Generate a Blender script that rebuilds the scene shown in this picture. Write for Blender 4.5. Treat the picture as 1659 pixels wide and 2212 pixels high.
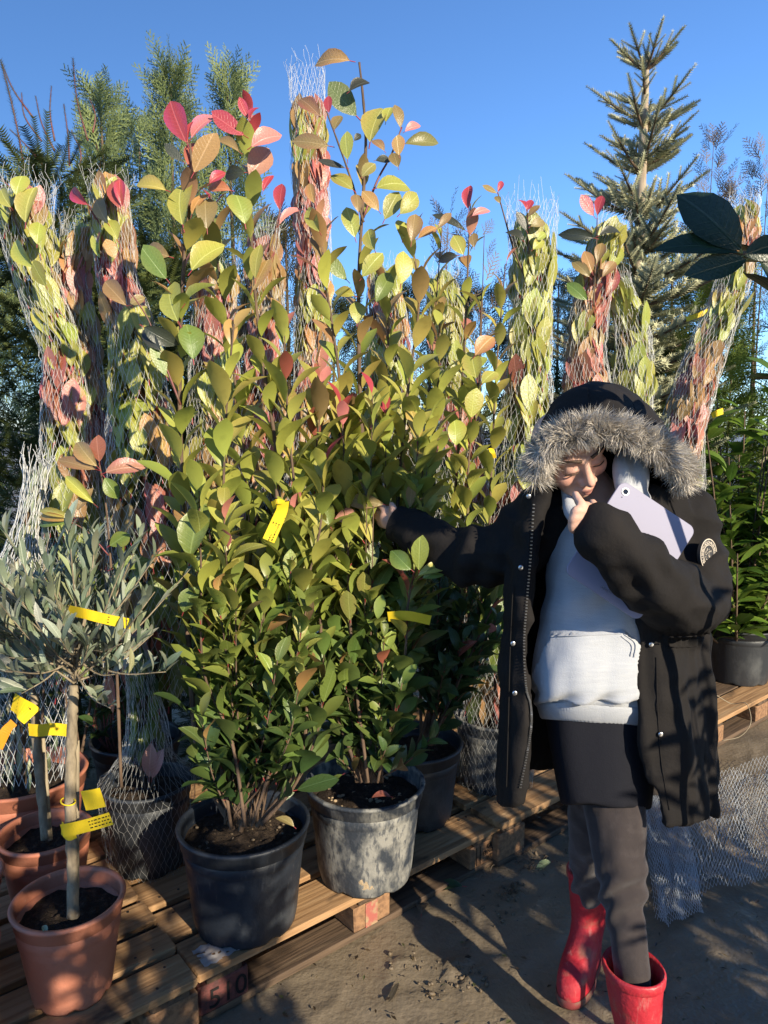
import bpy, math, random
import numpy as np
from mathutils import Vector, Matrix, noise

# ------------------------------------------------------------------ camera, sky, sun, exposure
for o in list(bpy.data.objects): bpy.data.objects.remove(o)
scene = bpy.context.scene
COL = scene.collection
CAM_H, FPX, PITCH = 1.5, 1600.0, math.radians(6.5)
cam_d = bpy.data.cameras.new('camera'); cam = bpy.data.objects.new('camera', cam_d); COL.objects.link(cam)
cam.location = (0, 0, CAM_H); cam.rotation_euler = (math.radians(90) - PITCH, 0, 0)
cam_d.sensor_fit = 'VERTICAL'; cam_d.sensor_height = 36; cam_d.lens = 18.0 / (1106.0 / FPX)
cam_d.clip_start = 0.05; cam_d.clip_end = 2000
scene.camera = cam
SUN_EL = math.radians(24); SUN_XY = Vector((0.62, -0.785)).normalized()
SDIR = Vector((SUN_XY.x * math.cos(SUN_EL), SUN_XY.y * math.cos(SUN_EL), math.sin(SUN_EL)))
world = bpy.data.worlds.new('World'); scene.world = world; world.use_nodes = True
wn = world.node_tree; bg = wn.nodes['Background']
sky = wn.nodes.new('ShaderNodeTexSky'); sky.sky_type = 'NISHITA'; sky.sun_disc = False
sky.sun_elevation = SUN_EL; sky.sun_rotation = math.atan2(-SUN_XY.x, SUN_XY.y)
sky.air_density = 1.0; sky.dust_density = 0.0; sky.ozone_density = 8.0; sky.altitude = 300
wn.links.new(sky.outputs[0], bg.inputs[0]); bg.inputs[1].default_value = 0.12
sun_d = bpy.data.lights.new('sun', 'SUN'); sun_d.energy = 5.0; sun_d.angle = math.radians(0.53); sun_d.color = (1.0, 0.88, 0.68)
sun = bpy.data.objects.new('sun', sun_d); COL.objects.link(sun); sun.rotation_euler = (-SDIR).to_track_quat('-Z', 'Y').to_euler()
sun.location = SDIR * 30
vs = scene.view_settings; vs.view_transform = 'Standard'; vs.look = 'None'; vs.exposure = 0.88; vs.gamma = 1.0
scene.render.engine = 'CYCLES'
try:
    scene.cycles.max_bounces = 5; scene.cycles.diffuse_bounces = 3; scene.cycles.glossy_bounces = 2; scene.cycles.transparent_max_bounces = 12
except Exception: pass

# ------------------------------------------------------------------ helpers
R = random.Random(7); NR = np.random.default_rng(7)
_c, _s = math.cos(PITCH), math.sin(PITCH)
def V(u, v, z):                       # photo pixel (1659 x 2212 grid) at a chosen depth -> world
    x = (u - 829.5) / FPX * z; y = (1106 - v) / FPX * z
    return Vector((x, z * _c + y * _s, CAM_H + y * _c - z * _s))
def G(u, v, h=0.0):                   # photo pixel on a horizontal plane -> world
    yn = (1106 - v) / FPX
    return V(u, v, (h - CAM_H) / (yn * _c - _s))
ORI = {}
def tag(o, label=None, cat=None, group=None, kind=None):
    for k, w in (('label', label), ('category', cat), ('group', group), ('kind', kind)):
        if w: o[k] = w
    return o
def thing(name, loc, label, cat, group=None):
    o = bpy.data.objects.new(name, None); COL.objects.link(o); o.location = loc
    o.empty_display_size = 0.05
    ORI[o.name] = Vector(loc); return tag(o, label, cat, group)
def wl(p): return ORI.get(p.name, Vector((0, 0, 0))) if p else Vector((0, 0, 0))
def link(name, me, mat, parent=None, loc=None, smooth=True):
    """loc: world origin of mesh data (data given relative to it)"""
    o = bpy.data.objects.new(name, me); COL.objects.link(o)
    if mat:
        for m in (mat if isinstance(mat, (list, tuple)) else [mat]): me.materials.append(m)
    if smooth and len(me.polygons): me.polygons.foreach_set('use_smooth', np.ones(len(me.polygons), dtype=bool))
    if parent: o.parent = parent
    return o
def npmesh(name, Vs, Fs, mat, parent=None, smooth=True, col=None, origin=None):
    """Vs (n,3) world coords, Fs (m,k) ints or list of tuples"""
    org = wl(parent) if parent else (Vector(origin) if origin is not None else Vector((0, 0, 0)))
    Vs = np.asarray(Vs, dtype=np.float64) - np.array(org)
    me = bpy.data.meshes.new(name)
    if isinstance(Fs, np.ndarray):
        m, k = Fs.shape
        me.vertices.add(len(Vs)); me.vertices.foreach_set('co', Vs.astype(np.float32).ravel())
        me.loops.add(m * k); me.loops.foreach_set('vertex_index', Fs.astype(np.int32).ravel())
        me.polygons.add(m); me.polygons.foreach_set('loop_start', np.arange(0, m * k, k, dtype=np.int32))
        me.polygons.foreach_set('loop_total', np.full(m, k, dtype=np.int32))
        me.update(calc_edges=True)
    else:
        me.from_pydata(Vs.tolist(), [], Fs); me.update()
    if col is not None:
        a = me.color_attributes.new('col', 'FLOAT_COLOR', 'POINT')
        c = np.ones((len(Vs), 4), dtype=np.float32); c[:, :3] = col; a.data.foreach_set('color', c.ravel())
    o = link(name, me, mat, parent, smooth=smooth)
    if parent: ORI[o.name] = org
    else:
        o.location = org; ORI[o.name] = org
    return o
class MB:
    def __init__(s): s.v = []; s.f = []; s.n = 0; s.c = []
    def add(s, vs, fs, col=None):
        vs = np.asarray(vs, dtype=float); s.v.append(vs); b = s.n
        if isinstance(fs, np.ndarray): s.f.extend(map(tuple, (fs + b).tolist()))
        else: s.f.extend(tuple(i + b for i in f) for f in fs)
        s.n += len(vs)
        if col is not None: s.c.append(np.broadcast_to(np.asarray(col, dtype=float), (len(vs), 3)))
        return s
    def build(s, name, mat, parent=None, smooth=True, origin=None):
        return npmesh(name, np.concatenate(s.v), s.f, mat, parent, smooth, np.concatenate(s.c) if s.c else None, origin)
def cr(pts, k=6):                     # Catmull-Rom through n-dim points
    P = np.array([list(p) for p in pts], dtype=float)
    if len(P) < 3:
        t = np.linspace(0, 1, k + 1)[:, None]; return P[0] * (1 - t) + P[-1] * t
    Q = np.vstack([2 * P[0] - P[1], P, 2 * P[-1] - P[-2]]); out = []
    for i in range(1, len(Q) - 2):
        a, b, c, d = Q[i - 1], Q[i], Q[i + 1], Q[i + 2]
        for t in np.linspace(0, 1, k, endpoint=False):
            out.append(.5 * (2 * b + (c - a) * t + (2 * a - 5 * b + 4 * c - d) * t * t + (3 * b - a - 3 * c + d) * t ** 3))
    out.append(P[-1]); return np.array(out)
def frames(P):
    P = np.asarray(P, dtype=float); T = np.gradient(P, axis=0); T /= np.linalg.norm(T, axis=1)[:, None] + 1e-12
    a = np.array([1., 0, 0]) if abs(T[0][0]) < .8 else np.array([0, 1., 0])
    A = []
    for t in T:
        a = a - t * a.dot(t); a /= np.linalg.norm(a) + 1e-12; A.append(a.copy())
    A = np.array(A); return T, A, np.cross(T, A)
def tube(P, r, n=6, cap=True, wob=0.0):
    P = np.asarray(P, dtype=float); m = len(P); r = np.broadcast_to(np.asarray(r, dtype=float), (m,))
    T, A, B = frames(P); th = np.linspace(0, 2 * math.pi, n, endpoint=False)
    rr = r[:, None] * (1 + (wob * NR.standard_normal((m, n)) if wob else 0))
    vs = P[:, None] + rr[..., None] * (np.cos(th)[None, :, None] * A[:, None] + np.sin(th)[None, :, None] * B[:, None])
    fs = [(i * n + j, i * n + (j + 1) % n, (i + 1) * n + (j + 1) % n, (i + 1) * n + j) for i in range(m - 1) for j in range(n)]
    if cap: fs += [tuple(range(n))[::-1], tuple((m - 1) * n + j for j in range(n))]
    return vs.reshape(-1, 3), fs
def loft(rings, cap0=True, cap1=True, closed=True):
    rings = [np.asarray(r, dtype=float) for r in rings]; n = len(rings[0]); m = len(rings)
    fs = [(i * n + j, i * n + (j + 1) % n, (i + 1) * n + (j + 1) % n, (i + 1) * n + j) for i in range(m - 1) for j in range(n if closed else n - 1)]
    if cap0: fs.append(tuple(range(n))[::-1])
    if cap1: fs.append(tuple((m - 1) * n + j for j in range(n)))
    return np.concatenate(rings), fs
def seg_tubes(P, Q, r):               # many thin three-sided rods
    P = np.asarray(P); Q = np.asarray(Q); n = len(P); d = Q - P; d /= np.linalg.norm(d, axis=1)[:, None] + 1e-12
    up = np.where(np.abs(d[:, 2:3]) < .9, np.array([[0, 0, 1.]]), np.array([[1., 0, 0]]))
    a = np.cross(d, up); a /= np.linalg.norm(a, axis=1)[:, None] + 1e-12; b = np.cross(d, a)
    r = np.broadcast_to(np.asarray(r, dtype=float), (n,))[:, None]
    vs = np.empty((n, 6, 3))
    for k in range(3):
        o = r * (math.cos(2.094 * k) * a + math.sin(2.094 * k) * b); vs[:, k] = P + o; vs[:, 3 + k] = Q + o
    base = np.arange(n)[:, None, None] * 6
    fs = base + np.array([[0, 1, 4, 3], [1, 2, 5, 4], [2, 0, 3, 5]])[None]
    return vs.reshape(-1, 3), fs.reshape(-1, 4)
def box(sx, sy, sz, bev=0.0, c=(0, 0, 0)):
    hx, hy, hz = sx / 2, sy / 2, sz / 2
    if bev <= 0:
        vs = [(x, y, z) for z in (-hz, hz) for y in (-hy, hy) for x in (-hx, hx)]
        fs = [(0, 2, 3, 1), (4, 5, 7, 6), (0, 1, 5, 4), (2, 6, 7, 3), (0, 4, 6, 2), (1, 3, 7, 5)]
        return np.array(vs) + np.array(c), fs
    def ring(x, y, z): return [(-x, -y, z), (x, -y, z), (x, y, z), (-x, y, z)]
    b = bev
    def oct(x, y, z): return [(-x + b, -y, z), (x - b, -y, z), (x, -y + b, z), (x, y - b, z), (x - b, y, z), (-x + b, y, z), (-x, y - b, z), (-x, -y + b, z)]
    rs = [oct(hx - b * .6, hy - b * .6, -hz), oct(hx, hy, -hz + b), oct(hx, hy, hz - b), oct(hx - b * .6, hy - b * .6, hz)]
    vs, fs = loft(rs); return vs + np.array(c), fs
def lathe(prof, n=48, c=(0, 0, 0), tilt=None):
    th = np.linspace(0, 2 * math.pi, n, endpoint=False)
    rings = [np.stack([r * np.cos(th) + c[0], r * np.sin(th) + c[1], np.full(n, z + c[2])], 1) for r, z in prof]
    return loft(rings, False, False)
def ellipsoid(c, rx, ry, rz, n=20, m=14, rot=None):
    th = np.linspace(0, 2 * math.pi, n, endpoint=False); rings = []
    for p in np.linspace(0.04, math.pi - 0.04, m):
        q = np.stack([rx * np.sin(p) * np.cos(th), ry * np.sin(p) * np.sin(th), np.full(n, -rz * np.cos(p))], 1)
        if rot is not None: q = q @ np.array(rot).T
        rings.append(q + np.array(c))
    return loft(rings)
def capsules(pts, rad, n=14, k=5):
    """closed limb through points with radii"""
    P = cr([tuple(p) + (r,) for p, r in zip(pts, rad)], k); C = P[:, :3]; r = P[:, 3]
    t0 = C[0] - C[1]; t0 /= np.linalg.norm(t0); t1 = C[-1] - C[-2]; t1 /= np.linalg.norm(t1)
    pre = [C[0] + t0 * r[0] * s for s in (.92, .7, .38)]; prr = [r[0] * s for s in (.38, .7, .92)]
    post = [C[-1] + t1 * r[-1] * s for s in (.38, .7, .92)]; por = [r[-1] * s for s in (.92, .7, .38)]
    return tube(np.vstack([pre, C, post]), np.concatenate([prr, r, por]), n)
def replicate(bv, bf, M):             # M (n,4,4) -> merged arrays
    bv = np.asarray(bv); bf = np.asarray(bf); M = np.asarray(M); n = len(M)
    vs = np.einsum('nij,vj->nvi', M[:, :3, :3], bv) + M[:, None, :3, 3]
    fs = bf[None] + (np.arange(n) * len(bv))[:, None, None]
    return vs.reshape(-1, 3), fs.reshape(-1, bf.shape[1])
def frame_mats(P, D, Nn, L, wy=None): # x along D, z near Nn
    P = np.asarray(P, dtype=float); D = np.asarray(D, dtype=float); D = D / (np.linalg.norm(D, axis=1)[:, None] + 1e-12)
    Nn = np.asarray(Nn, dtype=float); Z = Nn - D * (Nn * D).sum(1)[:, None]; Z /= np.linalg.norm(Z, axis=1)[:, None] + 1e-9
    Y = np.cross(Z, D); L = np.broadcast_to(np.asarray(L, dtype=float), (len(P),))
    w = L if wy is None else np.asarray(wy) * L
    M = np.zeros((len(P), 4, 4)); M[:, :3, 0] = D * L[:, None]; M[:, :3, 1] = Y * w[:, None]; M[:, :3, 2] = Z * L[:, None]; M[:, :3, 3] = P; M[:, 3, 3] = 1
    return M
def vox(mb, size, smooth=3, fac=.5):
    """merge overlapping volumes of an MB into one continuous skin"""
    me = bpy.data.meshes.new('tmp'); me.from_pydata(np.concatenate(mb.v).tolist(), [], mb.f); me.update()
    o = bpy.data.objects.new('tmp', me); COL.objects.link(o)
    m = o.modifiers.new('r', 'REMESH'); m.mode = 'VOXEL'; m.voxel_size = size
    if smooth:
        m2 = o.modifiers.new('s', 'SMOOTH'); m2.iterations = smooth; m2.factor = fac
    dg = bpy.context.evaluated_depsgraph_get(); e = o.evaluated_get(dg)
    r = bpy.data.meshes.new_from_object(e)
    n = len(r.vertices); co = np.empty(n * 3, dtype=np.float32); r.vertices.foreach_get('co', co)
    no = np.empty(n * 3, dtype=np.float32); r.vertex_normals.foreach_get('vector', no)
    F = np.array([tuple(p.vertices) for p in r.polygons if len(p.vertices) == 4], dtype=np.int32)
    bpy.data.objects.remove(o); bpy.data.meshes.remove(me); bpy.data.meshes.remove(r)
    return co.reshape(-1, 3).astype(float), no.reshape(-1, 3).astype(float), F
def nz(P, s, seed=0.0):
    s = np.broadcast_to(np.asarray(s, dtype=float), (3,))
    return np.array([noise.noise(Vector((p[0] * s[0] + seed, p[1] * s[1] + seed * .7, p[2] * s[2] - seed))) for p in P])
def rot_to(d, up=(0, 0, 1)):
    return Vector(d).to_track_quat('X', 'Z').to_matrix()

# ------------------------------------------------------------------ materials
def mk(name, base=(.5, .5, .5), rough=.5, spec=.5, attr=None, layers=(), bump=(), trans=0.0, metal=0.0, sheen=0.0, coat=0.0, rvar=None, rnd=0.0, sss=0.0, bdist=.01):
    """layers: (colour, scale(x,y,z), lo, hi, amount, detail); bump: (scale xyz, strength)"""
    m = bpy.data.materials.new(name); m.use_nodes = True; nt = m.node_tree; N = nt.nodes; Lk = nt.links
    bs = N['Principled BSDF']; out = N['Material Output']
    bs.inputs['Roughness'].default_value = rough; bs.inputs['Metallic'].default_value = metal
    bs.inputs['Specular IOR Level'].default_value = spec
    if sheen: bs.inputs['Sheen Weight'].default_value = sheen
    if coat: bs.inputs['Coat Weight'].default_value = coat
    if sss: bs.inputs['Subsurface Weight'].default_value = sss; bs.inputs['Subsurface Radius'].default_value = (.012, .005, .003)
    tc = N.new('ShaderNodeTexCoord'); vec = tc.outputs['Object']
    oi = None
    if rnd or attr == 'obj': oi = N.new('ShaderNodeObjectInfo')
    if rnd:
        mu = N.new('ShaderNodeVectorMath'); mu.operation = 'ADD'
        cb = N.new('ShaderNodeMath'); cb.operation = 'MULTIPLY'; cb.inputs[1].default_value = rnd; Lk.new(oi.outputs['Random'], cb.inputs[0])
        Lk.new(vec, mu.inputs[0]); Lk.new(cb.outputs[0], mu.inputs[1]); vec = mu.outputs[0]
    if attr == 'obj': cur = oi.outputs['Color']
    elif attr == 'col':
        a = N.new('ShaderNodeAttribute'); a.attribute_name = 'col'; cur = a.outputs['Color']
    else:
        rg = N.new('ShaderNodeRGB'); rg.outputs[0].default_value = (*base, 1); cur = rg.outputs[0]
    def ntex(scale, detail=4.0, rough_=.55):
        mp = N.new('ShaderNodeMapping'); sc = scale if isinstance(scale, (tuple, list)) else (scale,) * 3
        mp.inputs['Scale'].default_value = sc; Lk.new(vec, mp.inputs['Vector'])
        n = N.new('ShaderNodeTexNoise'); n.inputs['Scale'].default_value = 1.0; n.inputs['Detail'].default_value = detail; n.inputs['Roughness'].default_value = rough_
        Lk.new(mp.outputs[0], n.inputs['Vector']); return n.outputs['Fac']
    for ly in layers:
        colr, scale, lo, hi, amt = ly[:5]; det = ly[5] if len(ly) > 5 else 4.0
        f = ntex(scale, det); mr = N.new('ShaderNodeMapRange'); mr.inputs[1].default_value = lo; mr.inputs[2].default_value = hi; mr.inputs[4].default_value = amt
        Lk.new(f, mr.inputs[0]); mx = N.new('ShaderNodeMix'); mx.data_type = 'RGBA'
        Lk.new(mr.outputs[0], mx.inputs[0]); Lk.new(cur, mx.inputs[6])
        if colr == 'dark':
            hs = N.new('ShaderNodeHueSaturation'); hs.inputs['Value'].default_value = .55; Lk.new(cur, hs.inputs['Color']); Lk.new(hs.outputs[0], mx.inputs[7])
        else: mx.inputs[7].default_value = (*colr, 1)
        cur = mx.outputs[2]
    Lk.new(cur, bs.inputs['Base Color'])
    if rvar:
        f = ntex(rvar[0]); mr = N.new('ShaderNodeMapRange'); mr.inputs[1].default_value = .35; mr.inputs[2].default_value = .65
        mr.inputs[3].default_value = rvar[1]; mr.inputs[4].default_value = rvar[2]; Lk.new(f, mr.inputs[0]); Lk.new(mr.outputs[0], bs.inputs['Roughness'])
    last = None
    for sc, st in bump:
        b = N.new('ShaderNodeBump'); b.inputs['Strength'].default_value = st; b.inputs['Distance'].default_value = bdist
        Lk.new(ntex(sc, 6.0), b.inputs['Height'])
        if last: Lk.new(last, b.inputs['Normal'])
        last = b.outputs[0]
    if last: Lk.new(last, bs.inputs['Normal'])
    if trans:
        tr = N.new('ShaderNodeBsdfTranslucent'); Lk.new(cur, tr.inputs[0]); ms = N.new('ShaderNodeMixShader'); ms.inputs[0].default_value = trans
        Lk.new(bs.outputs[0], ms.inputs[1]); Lk.new(tr.outputs[0], ms.inputs[2]); Lk.new(ms.outputs[0], out.inputs['Surface'])
    return m
MT = {}
MT['leaf'] = mk('leaf', attr='obj', rough=.34, spec=.5, trans=.28, rnd=9., layers=[('dark', 25, .55, .75, .5), ((.10, .05, .02), 90, .68, .76, .7, 2.0)], bump=[(22, .12)], bdist=.02)
MT['leafc'] = mk('leafc', attr='col', rough=.38, spec=.5, trans=.28, layers=[('dark', 25, .55, .75, .5)])
MT['petiole'] = mk('petiole', (.30, .03, .035), .5)
MT['bark'] = mk('bark', (.13, .085, .055), .8, .3, layers=[((.06, .04, .03), (40, 40, 14), .4, .65, .8)], bump=[((60, 60, 20), .5)])
MT['twig'] = mk('twig', (.16, .035, .035), .55, layers=[((.10, .06, .035), 30, .4, .6, .8)])
MT['olive_bark'] = mk('olive_bark', (.26, .21, .14), .8, .3, layers=[((.12, .095, .065), (45, 45, 18), .4, .65, .8), ((.33, .30, .24), 25, .6, .7, .6)], bump=[((70, 70, 25), .6)])
MT['stake'] = mk('stake', (.33, .27, .18), .7, layers=[((.18, .14, .09), (30, 30, 6), .4, .7, .6)])
MT['net'] = mk('net', (.55, .55, .53), .32, .6)
MT['dark_net'] = mk('dark_net', (.16, .18, .15), .4, .5)
MT['net_ground'] = mk('net_ground', (.60, .64, .68), .4, .5)
MT['conifer'] = mk('conifer', attr='col', rough=.6, spec=.3, trans=.12)
MT['soil'] = mk('soil', (.05, .035, .025), .95, .2, layers=[((.13, .09, .06), 60, .52, .68, .8), ((.018, .013, .01), 25, .55, .7, .7)], bump=[(90, 1.0), (300, .8)], bdist=.02)
MT['pot_blue'] = mk('pot_blue', (.013, .017, .025), .45, .4, layers=[((.10, .105, .11), (9, 9, 5), .54, .76, .5, 8.0), ((.14, .14, .135), (120, 120, 16), .62, .80, .5, 5.0)], bump=[(120, .12)], rvar=(14, .35, .62))
MT['pot_dust'] = mk('pot_dust', (.026, .032, .042), .6, .4, layers=[((.27, .26, .23), (16, 16, 10), .44, .60, .85, 9.0), ((.05, .055, .065), (90, 90, 30), .52, .62, .8, 6.0)], bump=[(100, .2)])
MT['pot_black'] = mk('pot_black', (.022, .025, .030), .5, .5, layers=[((.11, .115, .115), (10, 10, 6), .5, .72, .6, 8.0)], bump=[(120, .12)])
MT['terracotta'] = mk('terracotta', (.40, .145, .085), .55, .4, layers=[((.47, .20, .13), 10, .45, .65, .6), ((.26, .10, .065), (22, 22, 9), .58, .72, .5, 8.0), ((.5, .34, .26), 150, .72, .78, .5, 2.0)], bump=[(160, .1)])
MT['dirt_patch'] = mk('dirt_patch', (.36, .27, .17), .9, .2, bump=[(90, .6)])
MT['wood'] = mk('wood', (.36, .215, .105), .75, .3, rnd=40., layers=[((.20, .105, .045), (3.0, 55, 55), .42, .62, .75, 8.0), ((.47, .32, .18), (2.5, 30, 30), .55, .72, .6, 6.0), ((.045, .032, .022), (5, 11, 11), .56, .68, .85, 7.0)], bump=[((5, 90, 90), .5)], bdist=.006)
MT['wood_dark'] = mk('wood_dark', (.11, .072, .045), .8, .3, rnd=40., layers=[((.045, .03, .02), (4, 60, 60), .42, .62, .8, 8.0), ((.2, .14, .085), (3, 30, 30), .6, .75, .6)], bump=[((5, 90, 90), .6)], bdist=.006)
MT['block'] = mk('block', (.26, .145, .075), .8, .3, rnd=40., layers=[((.11, .06, .035), (60, 8, 60), .42, .62, .7, 7.0), ((.05, .035, .025), 12, .58, .72, .8)], bump=[((50, 30, 90), .5)])
MT['red_paint'] = mk('red_paint', (.30, .085, .065), .7, layers=[((.30, .24, .13), 40, .45, .62, .8)])
MT['dark_red_wood'] = mk('dark_red_wood', (.11, .03, .025), .8, rnd=10., layers=[((.05, .02, .018), (60, 10, 60), .45, .6, .8)], bump=[(80, .4)])
MT['ink'] = mk('ink', (.012, .010, .010), .8, .2)
MT['film'] = mk('film', (.55, .52, .50), .2, .6, trans=.5)
MT['mud'] = mk('mud', (.175, .138, .092), .5, .5, layers=[((.11, .088, .062), 1.4, .45, .65, .8), ((.22, .175, .12), 9, .5, .72, .6), ((.10, .07, .042), 45, .58, .72, .5)], bump=[(14, .25), (75, .35)], bdist=.012, rvar=(2.2, .30, .62))
MT['clod'] = mk('clod', (.13, .095, .058), .55, .5, layers=[((.07, .05, .03), 50, .5, .65, .7)], bump=[(70, .6)])
MT['tag'] = mk('tag', (.78, .56, .02), .5, .4, layers=[((.6, .42, .015), 30, .55, .7, .4)], trans=.15)
MT['tag_orange'] = mk('tag_orange', (.78, .30, .02), .5, .4, trans=.15)

def veins(m):
    """pale midrib and raised side veins on leaf objects (local leaf axes)"""
    nt = m.node_tree; N = nt.nodes; Lk = nt.links; bs = N['Principled BSDF']; tr = [n for n in N if n.type == 'BSDF_TRANSLUCENT'][0]
    src = bs.inputs['Base Color'].links[0].from_socket; tc = N.new('ShaderNodeTexCoord'); sp = N.new('ShaderNodeSeparateXYZ'); Lk.new(tc.outputs['Object'], sp.inputs[0])
    ab = N.new('ShaderNodeMath'); ab.operation = 'ABSOLUTE'; Lk.new(sp.outputs['Y'], ab.inputs[0])
    mr = N.new('ShaderNodeMapRange'); mr.inputs[1].default_value = .004; mr.inputs[2].default_value = .016; mr.inputs[3].default_value = .55; mr.inputs[4].default_value = 0.0; Lk.new(ab.outputs[0], mr.inputs[0])
    hs = N.new('ShaderNodeHueSaturation'); hs.inputs['Value'].default_value = 1.7; hs.inputs['Saturation'].default_value = .85; Lk.new(src, hs.inputs['Color'])
    oi = N.new('ShaderNodeObjectInfo'); me_ = N.new('ShaderNodeMapRange'); me_.inputs[1].default_value = .05; me_.inputs[2].default_value = .24; Lk.new(ab.outputs[0], me_.inputs[0])
    mm = N.new('ShaderNodeMath'); mm.operation = 'MULTIPLY'; Lk.new(me_.outputs[0], mm.inputs[0]); Lk.new(oi.outputs['Random'], mm.inputs[1])
    h2 = N.new('ShaderNodeHueSaturation'); h2.inputs['Hue'].default_value = .455; h2.inputs['Value'].default_value = 1.05; Lk.new(src, h2.inputs['Color'])
    mz = N.new('ShaderNodeMix'); mz.data_type = 'RGBA'; Lk.new(mm.outputs[0], mz.inputs[0]); Lk.new(src, mz.inputs[6]); Lk.new(h2.outputs[0], mz.inputs[7]); src = mz.outputs[2]; Lk.new(src, hs.inputs['Color'])
    # side veins: stripes of (x - 0.8|y|)
    mu = N.new('ShaderNodeMath'); mu.operation = 'MULTIPLY'; mu.inputs[1].default_value = -.8; Lk.new(ab.outputs[0], mu.inputs[0])
    ad = N.new('ShaderNodeMath'); ad.operation = 'ADD'; Lk.new(sp.outputs['X'], ad.inputs[0]); Lk.new(mu.outputs[0], ad.inputs[1])
    sn = N.new('ShaderNodeMath'); sn.operation = 'SINE'; m2 = N.new('ShaderNodeMath'); m2.operation = 'MULTIPLY'; m2.inputs[1].default_value = 75.; Lk.new(ad.outputs[0], m2.inputs[0]); Lk.new(m2.outputs[0], sn.inputs[0])
    v2 = N.new('ShaderNodeMapRange'); v2.inputs[1].default_value = .8; v2.inputs[2].default_value = 1.0; v2.inputs[4].default_value = .16; Lk.new(sn.outputs[0], v2.inputs[0])
    mx_ = N.new('ShaderNodeMath'); mx_.operation = 'MAXIMUM'; Lk.new(mr.outputs[0], mx_.inputs[0]); Lk.new(v2.outputs[0], mx_.inputs[1])
    mix = N.new('ShaderNodeMix'); mix.data_type = 'RGBA'; Lk.new(mx_.outputs[0], mix.inputs[0]); Lk.new(src, mix.inputs[6]); Lk.new(hs.outputs[0], mix.inputs[7])
    Lk.new(mix.outputs[2], bs.inputs['Base Color']); Lk.new(mix.outputs[2], tr.inputs[0])
    old = bs.inputs['Normal'].links[0].from_socket; b = N.new('ShaderNodeBump'); b.inputs['Strength'].default_value = .25; b.inputs['Distance'].default_value = .006; b.invert = True
    Lk.new(mx_.outputs[0], b.inputs['Height']); Lk.new(old, b.inputs['Normal']); Lk.new(b.outputs[0], bs.inputs['Normal'])
veins(MT['leaf'])
# ------------------------------------------------------------------ ground
def axis(lo, hi, d0, d1, step, far):
    a = list(np.arange(d0, d1 + 1e-6, step)); s = step
    x = d0
    while x > lo: s *= 1.5; x -= s; a.insert(0, max(x, lo))
    x = d1; s = step
    while x < hi: s *= 1.5; x += s; a.append(min(x, hi))
    return np.array(a)
gx = axis(-300, 300, -.9, 1.9, .014, 300); gy = axis(-300, 400, 1.2, 3.4, .014, 400)
GX, GY = np.meshgrid(gx, gy)
gp = np.stack([GX.ravel(), GY.ravel(), np.zeros(GX.size)], 1)
dense = (gp[:, 0] > -1) & (gp[:, 0] < 2) & (gp[:, 1] > 1.1) & (gp[:, 1] < 3.5)
hz = np.zeros(len(gp)); dp = gp[dense]
h1 = nz(dp, 2.3, 3.1) * .007 + nz(dp, 9, 5.2) * .004
rg = 1 - np.abs(nz(dp, 5.5, 8.8)) * 2
h1 += np.clip(rg - .55, 0, 1) * .010 + nz(dp, 30, 2.2) * .0016
def clump(u, v, r, amp, sc):
    c = G(u, v); d2 = ((dp[:, 0] - c.x) ** 2 + (dp[:, 1] - c.y) ** 2) / (r * r)
    return np.exp(-d2 * 1.5) * amp * np.abs(nz(dp, sc, u * .01)) * 2
h1 += clump(1000, 2110, .075, .022, 42) + clump(870, 2085, .06, .014, 38) + clump(915, 2145, .05, .012, 40) + clump(1140, 1870, .06, .014, 40) + clump(1110, 1935, .07, .012, 40) + clump(1220, 2050, .1, .006, 20)
hz[dense] = np.clip(h1, -.012, .03)
gp[:, 2] = hz - .003
nx, ny = len(gx), len(gy)
ii = (np.arange(ny - 1)[:, None] * nx + np.arange(nx - 1)[None]).ravel()
ground = npmesh('ground', gp, np.stack([ii, ii + 1, ii + nx + 1, ii + nx], 1), MT['mud'])
ground['kind'] = 'structure'

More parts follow.
